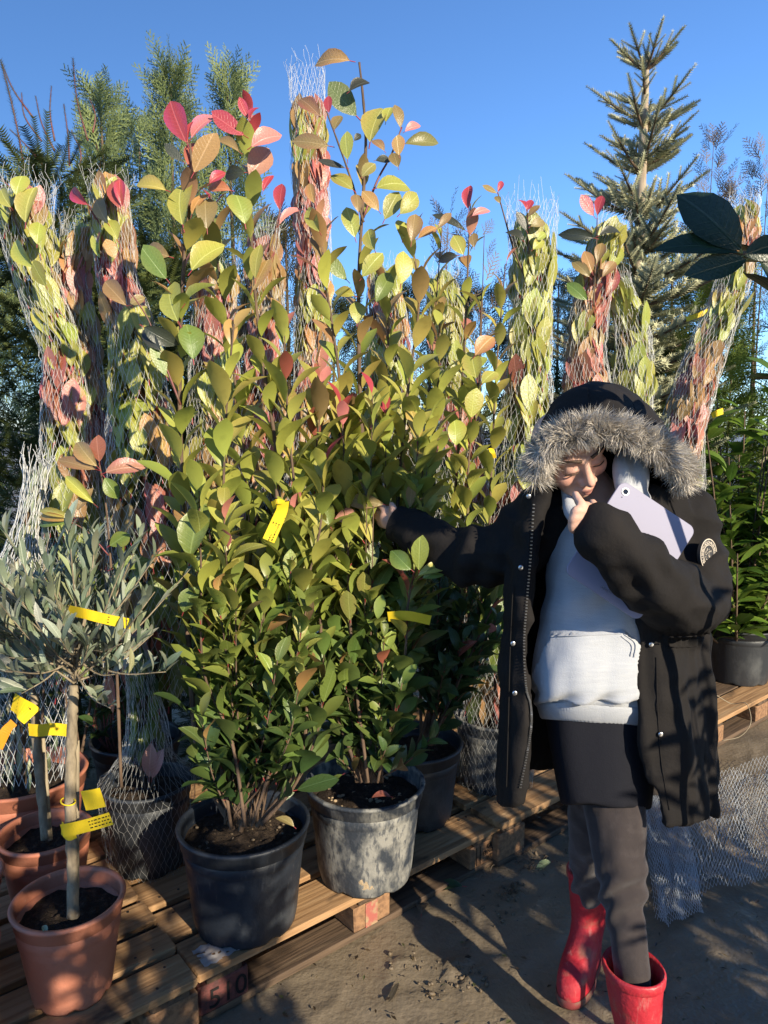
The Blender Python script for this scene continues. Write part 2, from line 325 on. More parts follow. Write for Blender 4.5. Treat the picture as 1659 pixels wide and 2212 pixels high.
# ------------------------------------------------------------------ pallets
pa = G(428, 2124, .122); pb = G(765, 1952, .122)
E1 = Vector((pb.x - pa.x, pb.y - pa.y, 0)).normalized(); E2 = Vector((-E1.y, E1.x, 0))
ROTZ = math.atan2(E1.y, E1.x)
def ptxt(s, size, mat, parent, M):
    cu = bpy.data.curves.new('t', 'FONT'); cu.body = s; cu.size = size; cu.align_x = 'CENTER'; cu.align_y = 'CENTER'; cu.extrude = .0006
    o = bpy.data.objects.new('t', cu); COL.objects.link(o)
    me = bpy.data.meshes.new_from_object(o.evaluated_get(bpy.context.evaluated_depsgraph_get())); bpy.data.objects.remove(o)
    p = link('lettering', me, mat, parent, smooth=False)
    p.matrix_basis = Matrix.Translation(-wl(parent)) @ M
    return p
MT['nail'] = mk('nail', (.06, .05, .045), .5, metal=.6)
def pallet(origin, L, D, top, label, nb=6, bw=.12, dark=False, seed=1):
    rr = random.Random(seed)
    base = Vector((origin.x, origin.y, 0))
    t = thing('pallet', base, label, 'pallet', None)
    Rz = Matrix.Rotation(ROTZ, 4, 'Z')
    def piece(name, sx, sy, sz, lx, ly, z, mat, along='x', jit=0.0):
        vs, fs = box(sx, sy, sz, min(.004, sz * .2)); 
        vs = vs + np.array([rr.uniform(-1, 1) for _ in range(len(vs) * 3)]).reshape(-1, 3) * .0012
        me = bpy.data.meshes.new(name); me.from_pydata(vs.tolist(), [], fs); me.update()
        o = link(name, me, mat, t, smooth=False)
        M = Rz @ Matrix.Translation((lx, ly, z))
        if along == 'y': M = M @ Matrix.Rotation(math.pi / 2, 4, 'Z')
        M = M @ Matrix.Rotation(jit, 4, 'Z')
        o.matrix_basis = M; ORI[o.name] = base; return o
    th = .022; z = top - th / 2
    gap = (D - nb * bw) / (nb - 1)
    for k in range(nb):
        w = bw * (1 + rr.uniform(-.08, .08)) if 0 < k < nb - 1 else bw * 1.1
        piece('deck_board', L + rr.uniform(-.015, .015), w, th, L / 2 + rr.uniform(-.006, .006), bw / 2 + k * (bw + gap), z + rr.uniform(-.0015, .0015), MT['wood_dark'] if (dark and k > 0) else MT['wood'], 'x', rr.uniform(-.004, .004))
    z2 = top - th * 1.5 - .0005
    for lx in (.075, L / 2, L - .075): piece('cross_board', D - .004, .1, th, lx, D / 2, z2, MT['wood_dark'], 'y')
    zb = top - 2 * th - .001; hb = zb - th - .001
    blocks = []
    for i, lx in enumerate((.072, L / 2, L - .072)):
        for ly in (.053, D / 2, D - .053):
            blocks.append(piece('block', .138, .1, hb, lx, ly, th + .0015 + hb / 2, MT['block']))
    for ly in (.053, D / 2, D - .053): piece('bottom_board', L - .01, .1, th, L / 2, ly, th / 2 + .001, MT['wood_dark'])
    mb = MB()
    for k in range(nb):
        for lx in (.05, .10, L / 2 - .03, L / 2 + .03, L - .10, L - .05):
            c = Rz @ Vector((lx + rr.uniform(-.01, .01), bw / 2 + k * (bw + gap) + rr.choice((-1, 1)) * bw * .27, 0)) + base
            v_, f_ = tube(np.array([(c.x, c.y, top - .002), (c.x, c.y, top + .0008)]), [.0042, .0036], 7); mb.add(v_, f_)
    nl = mb.build('nails', MT['nail'], t, False); nl['kind'] = 'stuff'
    return t, blocks, hb
FP = Vector((pa.x, pa.y, 0)) 
front_pallet, fb, hb = pallet(FP, 1.12, .95, .145, 'brown wooden pallet under the large dark pots with red painted corner block', 6, .135, seed=2)
RP0 = G(1078, 1780, .165)
right_pallet, rb, _ = pallet(RP0, 1.2, .95, .165, 'clean wooden pallet beside the black coat carrying the netted grey pot', 6, .135, seed=3)
LC = G(432, 2106, .158)
LP0 = Vector((LC.x, LC.y, 0)) - E1 * 1.2
left_pallet, lb, _ = pallet(LP0, 1.2, 1.05, .158, 'weathered wooden pallet with stained boards under the terracotta olive pots', 8, .105, seed=4)
FR0 = G(1535, 1562, .145)
far_pallet, _, _ = pallet(Vector((FR0.x, FR0.y, 0)) , 1.1, .9, .145, 'dark shaded wooden pallet under the laurel with a loose string', 6, .13, dark=True, seed=5)
# marks on the blocks
def on_block(o, w, h, mat, dx=0, name='paint_mark'):
    vs, fs = box(w, .0012, h, 0, (dx, -.0512, 0)); me = bpy.data.meshes.new(name); me.from_pydata(vs.tolist(), [], fs)
    p = link(name, me, mat, o, smooth=False); return p
for i in (0, 1): fb[0].data.materials[0] = MT['dark_red_wood']
on_block(fb[3], .045, hb * .98, MT['red_paint'], -.005)
def block_text(o, s, size, dx, dz, rot=0):
    cu = bpy.data.curves.new('t', 'FONT'); cu.body = s; cu.size = size; cu.align_x = 'CENTER'; cu.align_y = 'CENTER'; cu.extrude = .0005
    q = bpy.data.objects.new('t', cu); COL.objects.link(q)
    me = bpy.data.meshes.new_from_object(q.evaluated_get(bpy.context.evaluated_depsgraph_get())); bpy.data.objects.remove(q)
    p = link('stencil', me, MT['ink'], o, smooth=False)
    p.matrix_basis = Matrix.Translation((dx, -.0521, dz)) @ Matrix.Rotation(math.pi / 2, 4, 'X') @ Matrix.Rotation(rot, 4, 'Z')
block_text(fb[0], '510', .075, .01, -.006)
bt = fb[6]
for s_, dz in (('GB', .02), ('FRN-81', 0), ('HT', -.02)): block_text(bt, s_, .02, .022, dz)
on_block(bt, .002, .064, MT['ink'], -.022, 'stencil_line'); on_block(bt, .002, .064, MT['ink'], .062, 'stencil_line'); on_block(bt, .002, .064, MT['ink'], -.04, 'stencil_line')
# torn film stapled to the pallet corner
def film():
    c = G(470, 2052, .147); n = 14; vs = []
    for i in range(n):
        for j in range(n):
            a = (i / (n - 1) - .5) * .11; b = (j / (n - 1) - .5) * .075
            p = c + E1 * a + E2 * b
            vs.append((p.x, p.y, .1465 + .012 * abs(noise.noise(Vector((a * 45, b * 45, 1)))) + .004 * noise.noise(Vector((a * 120, b * 120, 1)))))
    fs = [(i * n + j, i * n + j + 1, (i + 1) * n + j + 1, (i + 1) * n + j) for i in range(n - 1) for j in range(n - 1) if R.random() > .06]
    o = npmesh('plastic_scrap', vs, fs, MT['film'], origin=c); tag(o, 'crumpled scrap of clear film stapled to the pallet corner', 'plastic film')
film()

# ------------------------------------------------------------------ pots
def pot(parent, c, d, h, mat, rimh=.045, soil=.05, soilmat='soil', z0=.145, taper=.80, seed=0, pebbles=0):
    rt = d / 2; rbm = rt * taper; n = 56
    prof = [(rbm * .3, .012), (rbm * .9, .010), (rbm * .985, .0), (rbm, .006), (rbm + .004, .03), (rt * .93, h - rimh - .035), (rt * .935, h - rimh - .03), (rt * .95, h - rimh - .026), (rt * .965, h - rimh), (rt * .94, h - rimh + .004), (rt * .93, h - soil - .03)]
    vs, fs = lathe(prof, n)
    th = np.arctan2(vs[:, 1], vs[:, 0]); low = vs[:, 2] < .008
    vs[low, 2] += .010 * np.clip(np.sin(th[low] * 7 + seed) - .5, 0, 1) * 2
    sq = 1 + .006 * np.sin(2 * th + seed); vs[:, 0] *= sq; vs[:, 1] *= sq
    vs += np.array([c[0], c[1], z0]); po = npmesh('pot', vs, fs, mat, parent)
    prof = [(rt * .955, h - rimh), (rt * .992, h - rimh + .002), (rt * .998, h - .014), (rt + .006, h - .011), (rt + .008, h - .004), (rt + .004, h), (rt - .004, h - .001), (rt * .965, h - .012), (rt * .93, h - soil - .03)]
    vs, fs = lathe(prof, n); sq = 1 + .006 * np.sin(2 * np.arctan2(vs[:, 1], vs[:, 0]) + seed); vs[:, 0] *= sq; vs[:, 1] *= sq
    vs += np.array([c[0], c[1], z0]); npmesh('rim', vs, fs, mat, po)
    # soil
    m, k = 40, 18; rings = []
    for j in range(k):
        r_ = rt * .945 * (j + .001) / (k - 1); th = np.linspace(0, 2 * math.pi, m, endpoint=False)
        x = r_ * np.cos(th); y = r_ * np.sin(th)
        z = np.array([.016 * noise.noise(Vector((a * 18 + seed, b * 18, 1))) + .010 * noise.noise(Vector((a * 60, b * 60 + seed, 1))) for a, b in zip(x, y)])
        rings.append(np.stack([x + c[0], y + c[1], z + z0 + h - soil + .012 * (1 - (r_ / rt) ** 2)], 1))
    vs, fs = loft(rings, True, False); npmesh('soil', vs, fs, MT[soilmat], parent)
    return z0 + h - soil
# ------------------------------------------------------------------ leaves
def leaf_data(kind, fold=.25, curl=.12, side=0.0, wave=0.0):
    """unit leaf along +x, upper face +z; returns verts, faces, material index per face"""
    if kind == 'photinia': ts = [0, .10, .26, .44, .62, .78, .90, 1]; w = [.012, .075, .148, .192, .200, .160, .088, 0.0]
    elif kind == 'young': ts = [0, .12, .30, .5, .68, .84, 1]; w = [.012, .08, .15, .175, .155, .09, 0.0]
    elif kind == 'laurel': ts = [0, .10, .28, .5, .7, .87, 1]; w = [.012, .08, .15, .185, .165, .09, 0.0]
    else: ts = [0, .15, .4, .65, .85, 1]; w = [.008, .06, .10, .105, .065, 0.0]
    vs = []; fs = []; mi = []
    pl = {'photinia': .14, 'young': .10, 'laurel': .10, 'olive': .05}[kind]
    for t, h in zip(ts, w):
        x = pl + t * (1 - pl); zc = -curl * t * t + .04 * math.sin(t * 3.1); yc = side * t * t
        for sgn in (-1, 0, 1):
            wv = wave * math.sin(t * 14 + sgn) * abs(sgn)
            vs.append((x, yc + sgn * h, zc + abs(sgn) * h * fold * (1 - .3 * t) + wv))
    for i in range(len(ts) - 1):
        for k in (0, 1):
            a = i * 3 + k; b = a + 3
            if i == len(ts) - 2:
                fs.append((a, a + 1, i * 3 + 4) ) if True else None
            else: fs.append((a, a + 1, b + 1, b))
            mi.append(0)
    # remove the two spare tip verts by reusing the middle one: tip = last middle vertex
    tip = (len(ts) - 1) * 3 + 1
    fs = [tuple(tip if (len(f) == 3 and i == (len(ts) - 2) * 3 + 4) else i for i in f) for f in fs]
    b = len(vs); r = .011
    for x, z in ((0, -.01), (pl, 0)):
        for k in range(3): vs.append((x, r * math.cos(2.1 * k), z + r * math.sin(2.1 * k)))
    for k in range(3): fs.append((b + k, b + (k + 1) % 3, b + 3 + (k + 1) % 3, b + 3 + k)); mi.append(1)
    vs[tip - 1] = vs[tip]; vs[tip + 1] = vs[tip]
    return np.array(vs), fs, mi
LM = {}
def leaf_mesh(kind, var, mats):
    vs, fs, mi = leaf_data(kind, **var); me = bpy.data.meshes.new(kind + '_leaf'); 
    me.from_pydata(vs.tolist(), [], fs)
    for m in mats: me.materials.append(m)
    me.polygons.foreach_set('material_index', mi); me.polygons.foreach_set('use_smooth', [True] * len(mi)); me.update(); return me
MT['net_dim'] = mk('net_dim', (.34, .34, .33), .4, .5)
MT['stalk'] = mk('stalk', (.16, .17, .05), .5)
LM['photinia'] = [leaf_mesh('photinia', v, [MT['leaf'], MT['petiole']]) for v in (dict(fold=.30, curl=.12), dict(fold=.55, curl=.26, side=.06), dict(fold=.14, curl=-.10, side=-.05), dict(fold=.75, curl=.38, side=.04, wave=.010), dict(fold=.4, curl=.34, side=-.08, wave=.006), dict(fold=.9, curl=.20, side=-.03))]
LM['young'] = [leaf_mesh('young', v, [MT['leaf'], MT['petiole']]) for v in (dict(fold=.5, curl=.06), dict(fold=.8, curl=.18), dict(fold=.25, curl=-.08))]
LM['laurel'] = [leaf_mesh('laurel', v, [MT['leaf'], MT['stalk']]) for v in (dict(fold=.3, curl=.14), dict(fold=.45, curl=.25, side=.05), dict(fold=.15, curl=.02, side=-.05, wave=.01))]
LM['olive'] = [leaf_mesh('olive', v, [MT['leaf'], MT['stalk']]) for v in (dict(fold=.3, curl=.05), dict(fold=.5, curl=.15, side=.06), dict(fold=.2, curl=-.08, side=-.05))]
def place_leaf(parent, kind, M, col, var=None):
    me = LM[kind][R.randrange(len(LM[kind])) if var is None else var]
    o = bpy.data.objects.new('leaf', me); COL.objects.link(o); o.parent = parent
    o.matrix_basis = Matrix.Translation(-wl(parent)) @ Matrix(M.tolist()); o.color = (*col, 1); return o
def stuff_leaves(parent, kind, Ms, cols, name='foliage'):
    if not len(Ms): return
    vs, fs, mi = leaf_data(kind, .3, .15); fl = [tuple(f) if len(f) == 4 else (f[0], f[1], f[2], f[2]) for f in fs]
    # quads only: keep blade quads, make tip triangles from the second face list
    q = np.array([f for f in fs if len(f) == 4]); t = np.array([f for f in fs if len(f) == 3])
    V1, F1 = replicate(vs, q, Ms); F2 = (t[None] + (np.arange(len(Ms)) * len(vs))[:, None, None]).reshape(-1, 3)
    col = np.repeat(np.asarray(cols), len(vs), axis=0)
    fa = list(map(tuple, F1.tolist())) + list(map(tuple, F2.tolist()))
    o = npmesh(name, V1, fa, MT['leafc'], parent, True, col); o['kind'] = 'stuff'; return o
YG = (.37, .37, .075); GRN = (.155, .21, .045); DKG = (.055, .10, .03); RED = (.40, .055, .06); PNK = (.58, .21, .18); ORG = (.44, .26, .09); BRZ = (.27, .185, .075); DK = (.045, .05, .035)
def jit(c, a=.18):
    k = 1 + R.uniform(-a, a); return tuple(max(.004, x * k * (1 + R.uniform(-.08, .08))) for x in c)
def mixc(a, b, t): return tuple(x * (1 - t) + y * t for x, y in zip(a, b))
CLEAR = [(565, 622, 1078, 1172, 1.87), (850, 925, 1310, 1355, 1.99), (800, 862, 1072, 1165, 2.03)]   # tags and the hand stay uncovered
def hides(p, d, L):
    for f in (0, .5, 1.0):
        q = p + d / (np.linalg.norm(d) + 1e-9) * L * f; dz = q[2] - CAM_H; z = q[1] * _c - dz * _s; u = 829.5 + FPX * q[0] / z; v = 1106 - FPX * (q[1] * _s + dz * _c) / z
        if any(a < u < b and c < v < e and z < zm for a, b, c, e, zm in CLEAR): return True
    return False
class Plant:
    """collects leaves and stems of one plant; the largest-looking 290 leaves become objects"""
    def __init__(s, t, kind='photinia', limit=290): s.t = t; s.kind = kind; s.L = []; s.limit = limit; s.man = []
    def leaf(s, p, d, n, L, col, kind=None, wy=1.0): s.L.append((np.array(p, dtype=float), np.array(d, dtype=float), np.array(n, dtype=float), L, col, kind or s.kind, wy))
    def manual(s, u0, v0, u1, v1, w, z, col, kind=None, dz=0.0):
        a = V(u0, v0, z); b = V(u1, v1, z + dz); L = (b - a).length * 1.1
        a = a - (b - a) * .1
        n = Vector((R.uniform(-.55, .55), -1, R.uniform(-.1, .6)))
        lp = math.hypot(u1 - u0, v1 - v0)
        s.man.append((np.array(a), np.array(b - a), np.array(n), L, jit(col, .1), kind or s.kind, min(1.5, max(.5, w / lp / .40))))
    def finish(s):
        Lv = [q for q in s.L if not hides(q[0], q[1], q[3])]; R.shuffle(Lv)
        Lv.sort(key=lambda q: q[0][1] - 0.25 * R.random())      # nearest first
        keep = s.man + Lv[:max(0, s.limit - len(s.man))]; rest = Lv[max(0, s.limit - len(s.man)):]
        for q in keep:
            M = frame_mats([q[0]], [q[1]], [q[2]], [q[3]], [q[6]])[0]; place_leaf(s.t, q[5], M, q[4])
        if rest:
            M = frame_mats([q[0] for q in rest], [q[1] for q in rest], [q[2] for q in rest], [q[3] for q in rest], [q[6] for q in rest])
            stuff_leaves(s.t, s.kind, M, [q[4] for q in rest])
def stem(t, P, r0, r1, name='stem', mats=None):
    """woody below, reddish above"""
    C = cr(P, 6); n = len(C); r = np.linspace(r0, r1, n) * (1 + .08 * NR.standard_normal(n))
    vs, fs = tube(C, r, 7); npmesh(name, vs, fs, mats or (MT['bark'] if r0 > .0035 else MT['twig']), t); return C
def shoot(pl, C, start=.1, step=.026, L=(.075, .11), red=.5, ang=(24, 52), dens=1.0, green=None, hgreen=.80, topfrac=None):
    """leaves spiralling up a stem polyline C (k,3)"""
    C = np.asarray(C); seg = np.linalg.norm(np.diff(C, axis=0), axis=1); S = np.concatenate([[0], np.cumsum(seg)]); tot = S[-1]
    s = tot * start; a = R.uniform(0, 6.28)
    while s < tot:
        f = s / tot; i = min(len(seg) - 1, int(np.searchsorted(S, s) - 1)); i = max(i, 0); u = (s - S[i]) / max(seg[i], 1e-6)
        p = C[i] * (1 - u) + C[i + 1] * u; tdir = C[i + 1] - C[i]; tdir = tdir / (np.linalg.norm(tdir) + 1e-9)
        dist = tot - s
        if R.random() < dens * (1.0 if p[2] < 1.62 else .68):
            an = math.radians(R.uniform(*ang)) * (1 if dist > .12 else .62)
            side = np.array([math.cos(a), math.sin(a), 0]); side = side - tdir * side.dot(tdir); side /= np.linalg.norm(side) + 1e-9
            d = tdir * math.cos(an) + side * math.sin(an) + np.array([0, 0, .12])
            n = -side + tdir * .9 + np.array([R.uniform(-.5, .5), R.uniform(-.7, .3), R.uniform(-.2, .3)])
            ln = R.uniform(*L) * (1 if dist > .06 else .7)
            ln *= .92 if p[2] < .95 else (.86 if p[2] > 1.6 else 1.0)
            kind = None
            if dist < .06 and R.random() < red: col = jit(RED if R.random() < .65 else PNK); kind = 'young' if pl.kind == 'photinia' else None
            elif dist < .17 and R.random() < red: col = jit(mixc(ORG, BRZ, R.random()) if R.random() < .7 else mixc(RED, BRZ, .4))
            else:
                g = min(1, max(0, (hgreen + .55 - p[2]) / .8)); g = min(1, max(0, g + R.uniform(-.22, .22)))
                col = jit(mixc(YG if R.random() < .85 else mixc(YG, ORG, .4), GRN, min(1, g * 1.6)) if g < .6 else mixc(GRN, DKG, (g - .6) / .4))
                if p[2] > 1.72 and R.random() < .34: col = jit(mixc(ORG, BRZ, R.random()) if R.random() < .7 else mixc(PNK, BRZ, R.uniform(.2, .6)))
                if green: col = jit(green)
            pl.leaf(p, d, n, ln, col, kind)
        a += 2.4; s += step * R.uniform(.7, 1.3)
def px(pts, z0, z1):
    n = len(pts); return [V(u, v, z0 + (z1 - z0) * k / (n - 1)) for k, (u, v) in enumerate(pts)]

Z1 = lambda x, y: None
# --- front plant in the navy pot
A = thing('potted_photinia', (-.385, 1.925, .145), 'bushy red-tipped photinia in the navy plastic pot at the pallet edge', 'potted plant', 'photinias standing free of netting')
top = pot(A, (-.385, 1.925), .345, .285, MT['pot_blue'], seed=1)
PA = Plant(A)
a_st = [([(505, 1790), (432, 1640), (405, 1350), (392, 1000), (388, 800), (398, 560), (415, 390), (410, 310)], 1.97, 1.92, .009, .0035),
        ([(520, 1795), (560, 1600), (590, 1300), (597, 1000), (570, 800), (548, 600), (540, 400), (543, 255)], 1.95, 1.97, .008, .003),
        ([(500, 1790), (462, 1500), (478, 1200), (488, 900), (505, 700)], 1.93, 1.88, .006, .0025),
        ([(555, 1785), (650, 1640), (662, 1400), (645, 1150), (622, 900), (612, 690)], 1.95, 1.95, .007, .0025),
        ([(535, 1785), (520, 1500), (540, 1250), (530, 1000), (470, 560), (455, 420)], 1.99, 2.05, .006, .0025),
        ([(545, 1785), (600, 1600), (640, 1350), (690, 1150), (700, 1000)], 1.9, 1.9, .005, .002),
        ([(530, 1785), (500, 1600), (440, 1450), (435, 1250), (430, 1060)], 1.88, 1.84, .005, .002),
        ([(565, 1782), (640, 1690), (690, 1560), (700, 1400)], 1.93, 1.92, .006, .002)]
for P_, z0, z1, r0, r1 in a_st:
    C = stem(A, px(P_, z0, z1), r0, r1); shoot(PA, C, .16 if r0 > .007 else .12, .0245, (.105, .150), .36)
for k in range(42):                       # low bushy growth
    bx_, by_ = R.uniform(410, 700), R.uniform(1080, 1690); z = R.uniform(1.80, 2.06)
    C = stem(A, [V(525 + R.uniform(-40, 40), 1780, 1.95), V(525 + (bx_ - 525) * .55 + R.uniform(-20, 20), 1780 + (by_ - 1780) * .45, (z + 1.95) / 2), V(bx_, by_, z)], .0032, .0014, 'twig', MT['bark'])
    shoot(PA, C, .25, .023, (.085, .125), .06)
z1q = lambda x, y: (x * .358, 54 + y * .358)
AM = [(1130,720,1010,440,130,RED),(1150,690,1280,510,100,PNK),(1135,720,1130,550,34,RED),(1165,900,1300,655,130,ORG),(1110,830,990,730,60,DK),(1010,1000,810,940,95,mixc(YG,ORG,.5)),
(1105,1220,1050,900,150,YG),(1155,1150,1220,985,60,ORG),(1250,1240,1230,1010,120,BRZ),(1150,1490,1325,1280,150,YG),(1030,1400,840,1340,110,BRZ),(1010,1540,860,1345,120,GRN),(1080,1800,970,1545,150,YG),
(1110,1690,1255,1515,80,GRN),(1480,670,1275,545,100,RED),(1500,570,1440,445,50,RED),(1505,575,1545,470,40,RED),(1510,740,1690,620,115,PNK),(1500,930,1640,730,140,mixc(PNK,BRZ,.4)),(1450,770,1310,670,60,BRZ),
(1480,890,1345,890,90,DK),(1400,1000,1245,975,80,mixc(RED,ORG,.5)),(1480,1210,1430,990,140,mixc(YG,GRN,.3)),(1260,960,1355,870,60,RED),(1585,1010,1630,880,45,RED),(1540,1540,1560,1310,80,YG),(1520,1610,1635,1420,90,ORG),(770,1700,615,1530,100,BRZ),(780,1690,870,1640,75,BRZ)]
for a in AM:
    (u0, v0), (u1, v1) = z1q(a[0], a[1]), z1q(a[2], a[3]); PA.manual(u0, v0, u1, v1, a[4] * .358, R.uniform(1.86, 1.93), a[5])
stem(A, px([(390, 875), (350, 770), (320, 690), (280, 628)], 1.92, 1.86), .0032, .0015, 'twig')
PA.manual(350, 760, 298, 708, 26, 1.87, DK); PA.manual(308, 705, 375, 745, 34, 1.87, DK); PA.manual(360, 815, 325, 740, 30, 1.88, GRN); PA.manual(418, 780, 405, 695, 52, 1.9, GRN)
PA.manual(410, 1210, 432, 1085, 62, 1.84, GRN); PA.manual(395, 1325, 420, 1265, 45, 1.84, GRN)
PA.finish()
# --- tall plant in the dusty grey pot
B = thing('potted_photinia', (-.058, 2.14, .145), 'tallest photinia with bronze top leaf in the dusty grey pot', 'potted plant', 'photinias standing free of netting')
pot(B, (-.058, 2.14), .35, .295, MT['pot_dust'], seed=3)
PB = Plant(B)
b_st = [([(800, 1690), (790, 1500), (780, 1300), (785, 1050), (776, 800), (775, 600), (786, 400), (790, 300), (784, 210), (776, 135)], 2.14, 2.10, .009, .003, 'm'),
        ([(790, 1690), (735, 1400), (725, 1100), (735, 850), (705, 620), (690, 480)], 2.12, 2.06, .007, .0025, ''),
        ([(810, 1690), (842, 1400), (858, 1100), (880, 850), (905, 650), (885, 500)], 2.14, 2.12, .007, .0025, ''),
        ([(785, 480), (762, 400), (738, 330), (705, 240)], 2.10, 2.05, .004, .002, 's'), ([(785, 470), (815, 390), (845, 335), (868, 275)], 2.10, 2.14, .0035, .002, 's'),
        ([(780, 1690), (702, 1450), (690, 1200), (682, 1000), (700, 830)], 2.08, 2.0, .006, .002, ''),
        ([(805, 1690), (805, 1300), (822, 1000), (838, 760), (832, 600)], 2.18, 2.22, .006, .002, ''),
        ([(815, 1690), (870, 1450), (882, 1300), (905, 1200)], 2.06, 1.93, .005, .002, 'g'),
        ([(795, 1690), (760, 1400), (750, 1150), (742, 960), (738, 880)], 2.04, 2.0, .005, .002, ''),
        ([(812, 1690), (900, 1350), (925, 1050), (945, 850), (950, 700)], 2.22, 2.25, .006, .002, '')]
for P_, z0, z1, r0, r1, k in b_st:
    C = stem(B, px(P_, z0, z1), r0, r1)
    if k == 's': continue
    if k == 'm': C = C[:int(len(C) * .72)]
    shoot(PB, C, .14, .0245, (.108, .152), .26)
for k in range(42):
    bx_, by_ = R.uniform(670, 930), R.uniform(850, 1630); z = R.uniform(1.98, 2.25)
    C = stem(B, [V(798 + R.uniform(-30, 30), 1690, 2.13), V(798 + (bx_ - 798) * .5 + R.uniform(-15, 15), 1690 + (by_ - 1690) * .45, (z + 2.13) / 2), V(bx_, by_, z)], .0032, .0014, 'twig', MT['bark'])
    shoot(PB, C, .25, .023, (.088, .128), .06)
for k in range(26):                       # leafy skirt down to the pot
    bx_, by_ = R.uniform(690, 905), R.uniform(1250, 1650); z = R.uniform(1.96, 2.2)
    C = stem(B, [V(798 + R.uniform(-30, 30), 1690, 2.13), V(798 + (bx_ - 798) * .6, 1690 + (by_ - 1690) * .5, (z + 2.13) / 2), V(bx_, by_, z)], .0028, .0014, 'twig', MT['bark'])
    shoot(PB, C, .3, .022, (.075, .115), .04)
z2q = lambda x, y: (540 + .3255 * x, 54 + .3255 * y)
BM = [(675,240,422,195,105,mixc(ORG,BRZ,.3)),(655,445,785,352,85,DK),(715,612,510,410,150,mixc(GRN,DK,.4)),(470,610,322,455,90,mixc(BRZ,RED,.3)),(525,590,515,460,55,RED),(560,700,600,580,85,BRZ),(535,805,275,755,95,BRZ),
(648,900,640,715,85,YG),(795,790,860,500,165,YG),(900,650,930,530,90,YG),(1000,690,968,515,70,BRZ),(1025,710,1135,640,60,PNK),(1020,790,1262,745,90,mixc(BRZ,GRN,.5)),(990,870,975,735,110,ORG),(895,840,820,740,60,BRZ),
(830,1085,1050,1010,130,YG),(690,1100,540,980,140,mixc(YG,GRN,.4)),(640,950,448,920,55,DK),(740,1010,830,910,100,mixc(BRZ,YG,.4)),(985,950,950,830,80,BRZ),(860,1240,745,1090,85,ORG),(720,1250,710,1095,80,BRZ),
(890,1300,990,1095,110,mixc(YG,BRZ,.4)),(990,1260,1130,1110,110,YG),(700,1420,640,1195,110,YG),(465,1380,370,1190,90,YG),(430,1190,385,1030,70,ORG),(200,1240,205,1025,80,RED),(190,1330,330,1175,60,PNK),(1070,1450,1100,1235,100,BRZ),
(1010,1430,990,1280,90,YG),(830,1500,770,1350,130,YG),(740,1680,880,1500,110,YG),(1000,1730,1030,1490,120,YG),(650,1700,490,1545,90,GRN),(700,1800,560,1750,100,YG),(830,1850,950,1620,110,GRN),(710,1990,705,1815,130,YG),
(1110,1420,1240,1330,70,ORG),(1240,1360,1340,1220,50,BRZ),(830,900,935,890,70,DK),(690,770,740,720,70,DK)]
for a in BM:
    (u0, v0), (u1, v1) = z2q(a[0], a[1]), z2q(a[2], a[3]); PB.manual(u0, v0, u1, v1, a[4] * .3255, R.uniform(2.0, 2.1), a[5])
stem(B, px([(596, 540), (603, 470), (606, 440)], 2.05, 2.05), .002, .0015, 'twig'); stem(B, px([(575, 560), (590, 520), (606, 445)], 2.05, 2.05), .002, .0015, 'twig')
for a in ((905,1235,912,1155,38,YG),(890,1232,845,1190,40,GRN),(900,1245,975,1205,26,YG),(910,1250,970,1225,26,GRN),(832,1090,745,1075,30,mixc(GRN,PNK,.3)),(722,1120,768,1110,34,mixc(PNK,GRN,.3)),(715,1140,690,1080,36,GRN)):
    PB.manual(a[0], a[1], a[2], a[3], a[4], 1.9 if a[0] > 860 else 2.0, a[5])
PB.finish()
# clay smear on the dusty pot
def smear():
    c = Vector((-.058, 2.14)); vs = []; n = 16
    ang0 = math.atan2(-1, .13)
    for i in range(n + 1):
        for j in range(n + 1):
            a = (i / n - .5) * 2; b = (j / n - .5) * 2
            z = .145 + .055 + b * .030; r_ = .142 + (.164 - .142) * (z - .145) / .25
            k = max(0, 1 - (a * a + b * b) + .5 * noise.noise(Vector((a * 2.5, b * 2.5, 4)))); 
            th = ang0 + a * .26; r_ += .0035 * min(1, k * 3) - .004
            vs.append((c.x + r_ * math.cos(th), c.y + r_ * math.sin(th), z))
    fs = [(i * (n + 1) + j, i * (n + 1) + j + 1, (i + 1) * (n + 1) + j + 1, (i + 1) * (n + 1) + j) for i in range(n) for j in range(n)]
    npmesh('clay_smear', vs, fs, MT['dirt_patch'], B)
smear()
def pebbles(t, c, r, z, n, sz=(.004, .010), mat='dirt_patch', name='pebbles'):
    mb = MB()
    for _ in range(n):
        a = R.uniform(0, 6.28); q = r * math.sqrt(R.random()); s = R.uniform(*sz)
        vs, fs = ellipsoid((c[0] + q * math.cos(a), c[1] + q * math.sin(a), z + s * .3), s, s * R.uniform(.6, 1), s * .6, 6, 5); mb.add(vs, fs)
    o = mb.build(name, MT[mat], t); o['kind'] = 'stuff'
pebbles(B, (-.058, 2.14), .145, .392, 130); pebbles(A, (-.385, 1.925), .145, .385, 60, (.003, .007), 'clod')
for t, u, v, u1, v1, z, c in ((B, 850, 1722, 812, 1718, 2.05, (.30, .10, .07)), (A, 640, 1790, 618, 1772, 1.95, (.25, .2, .08)), (B, 745, 1670, 700, 1700, 2.05, GRN)):
    M = frame_mats([V(u, v, z)], [V(u1, v1, z) - V(u, v, z)], [(0, -.3, 1)], [.06])[0]; place_leaf(t, 'photinia', M, c)
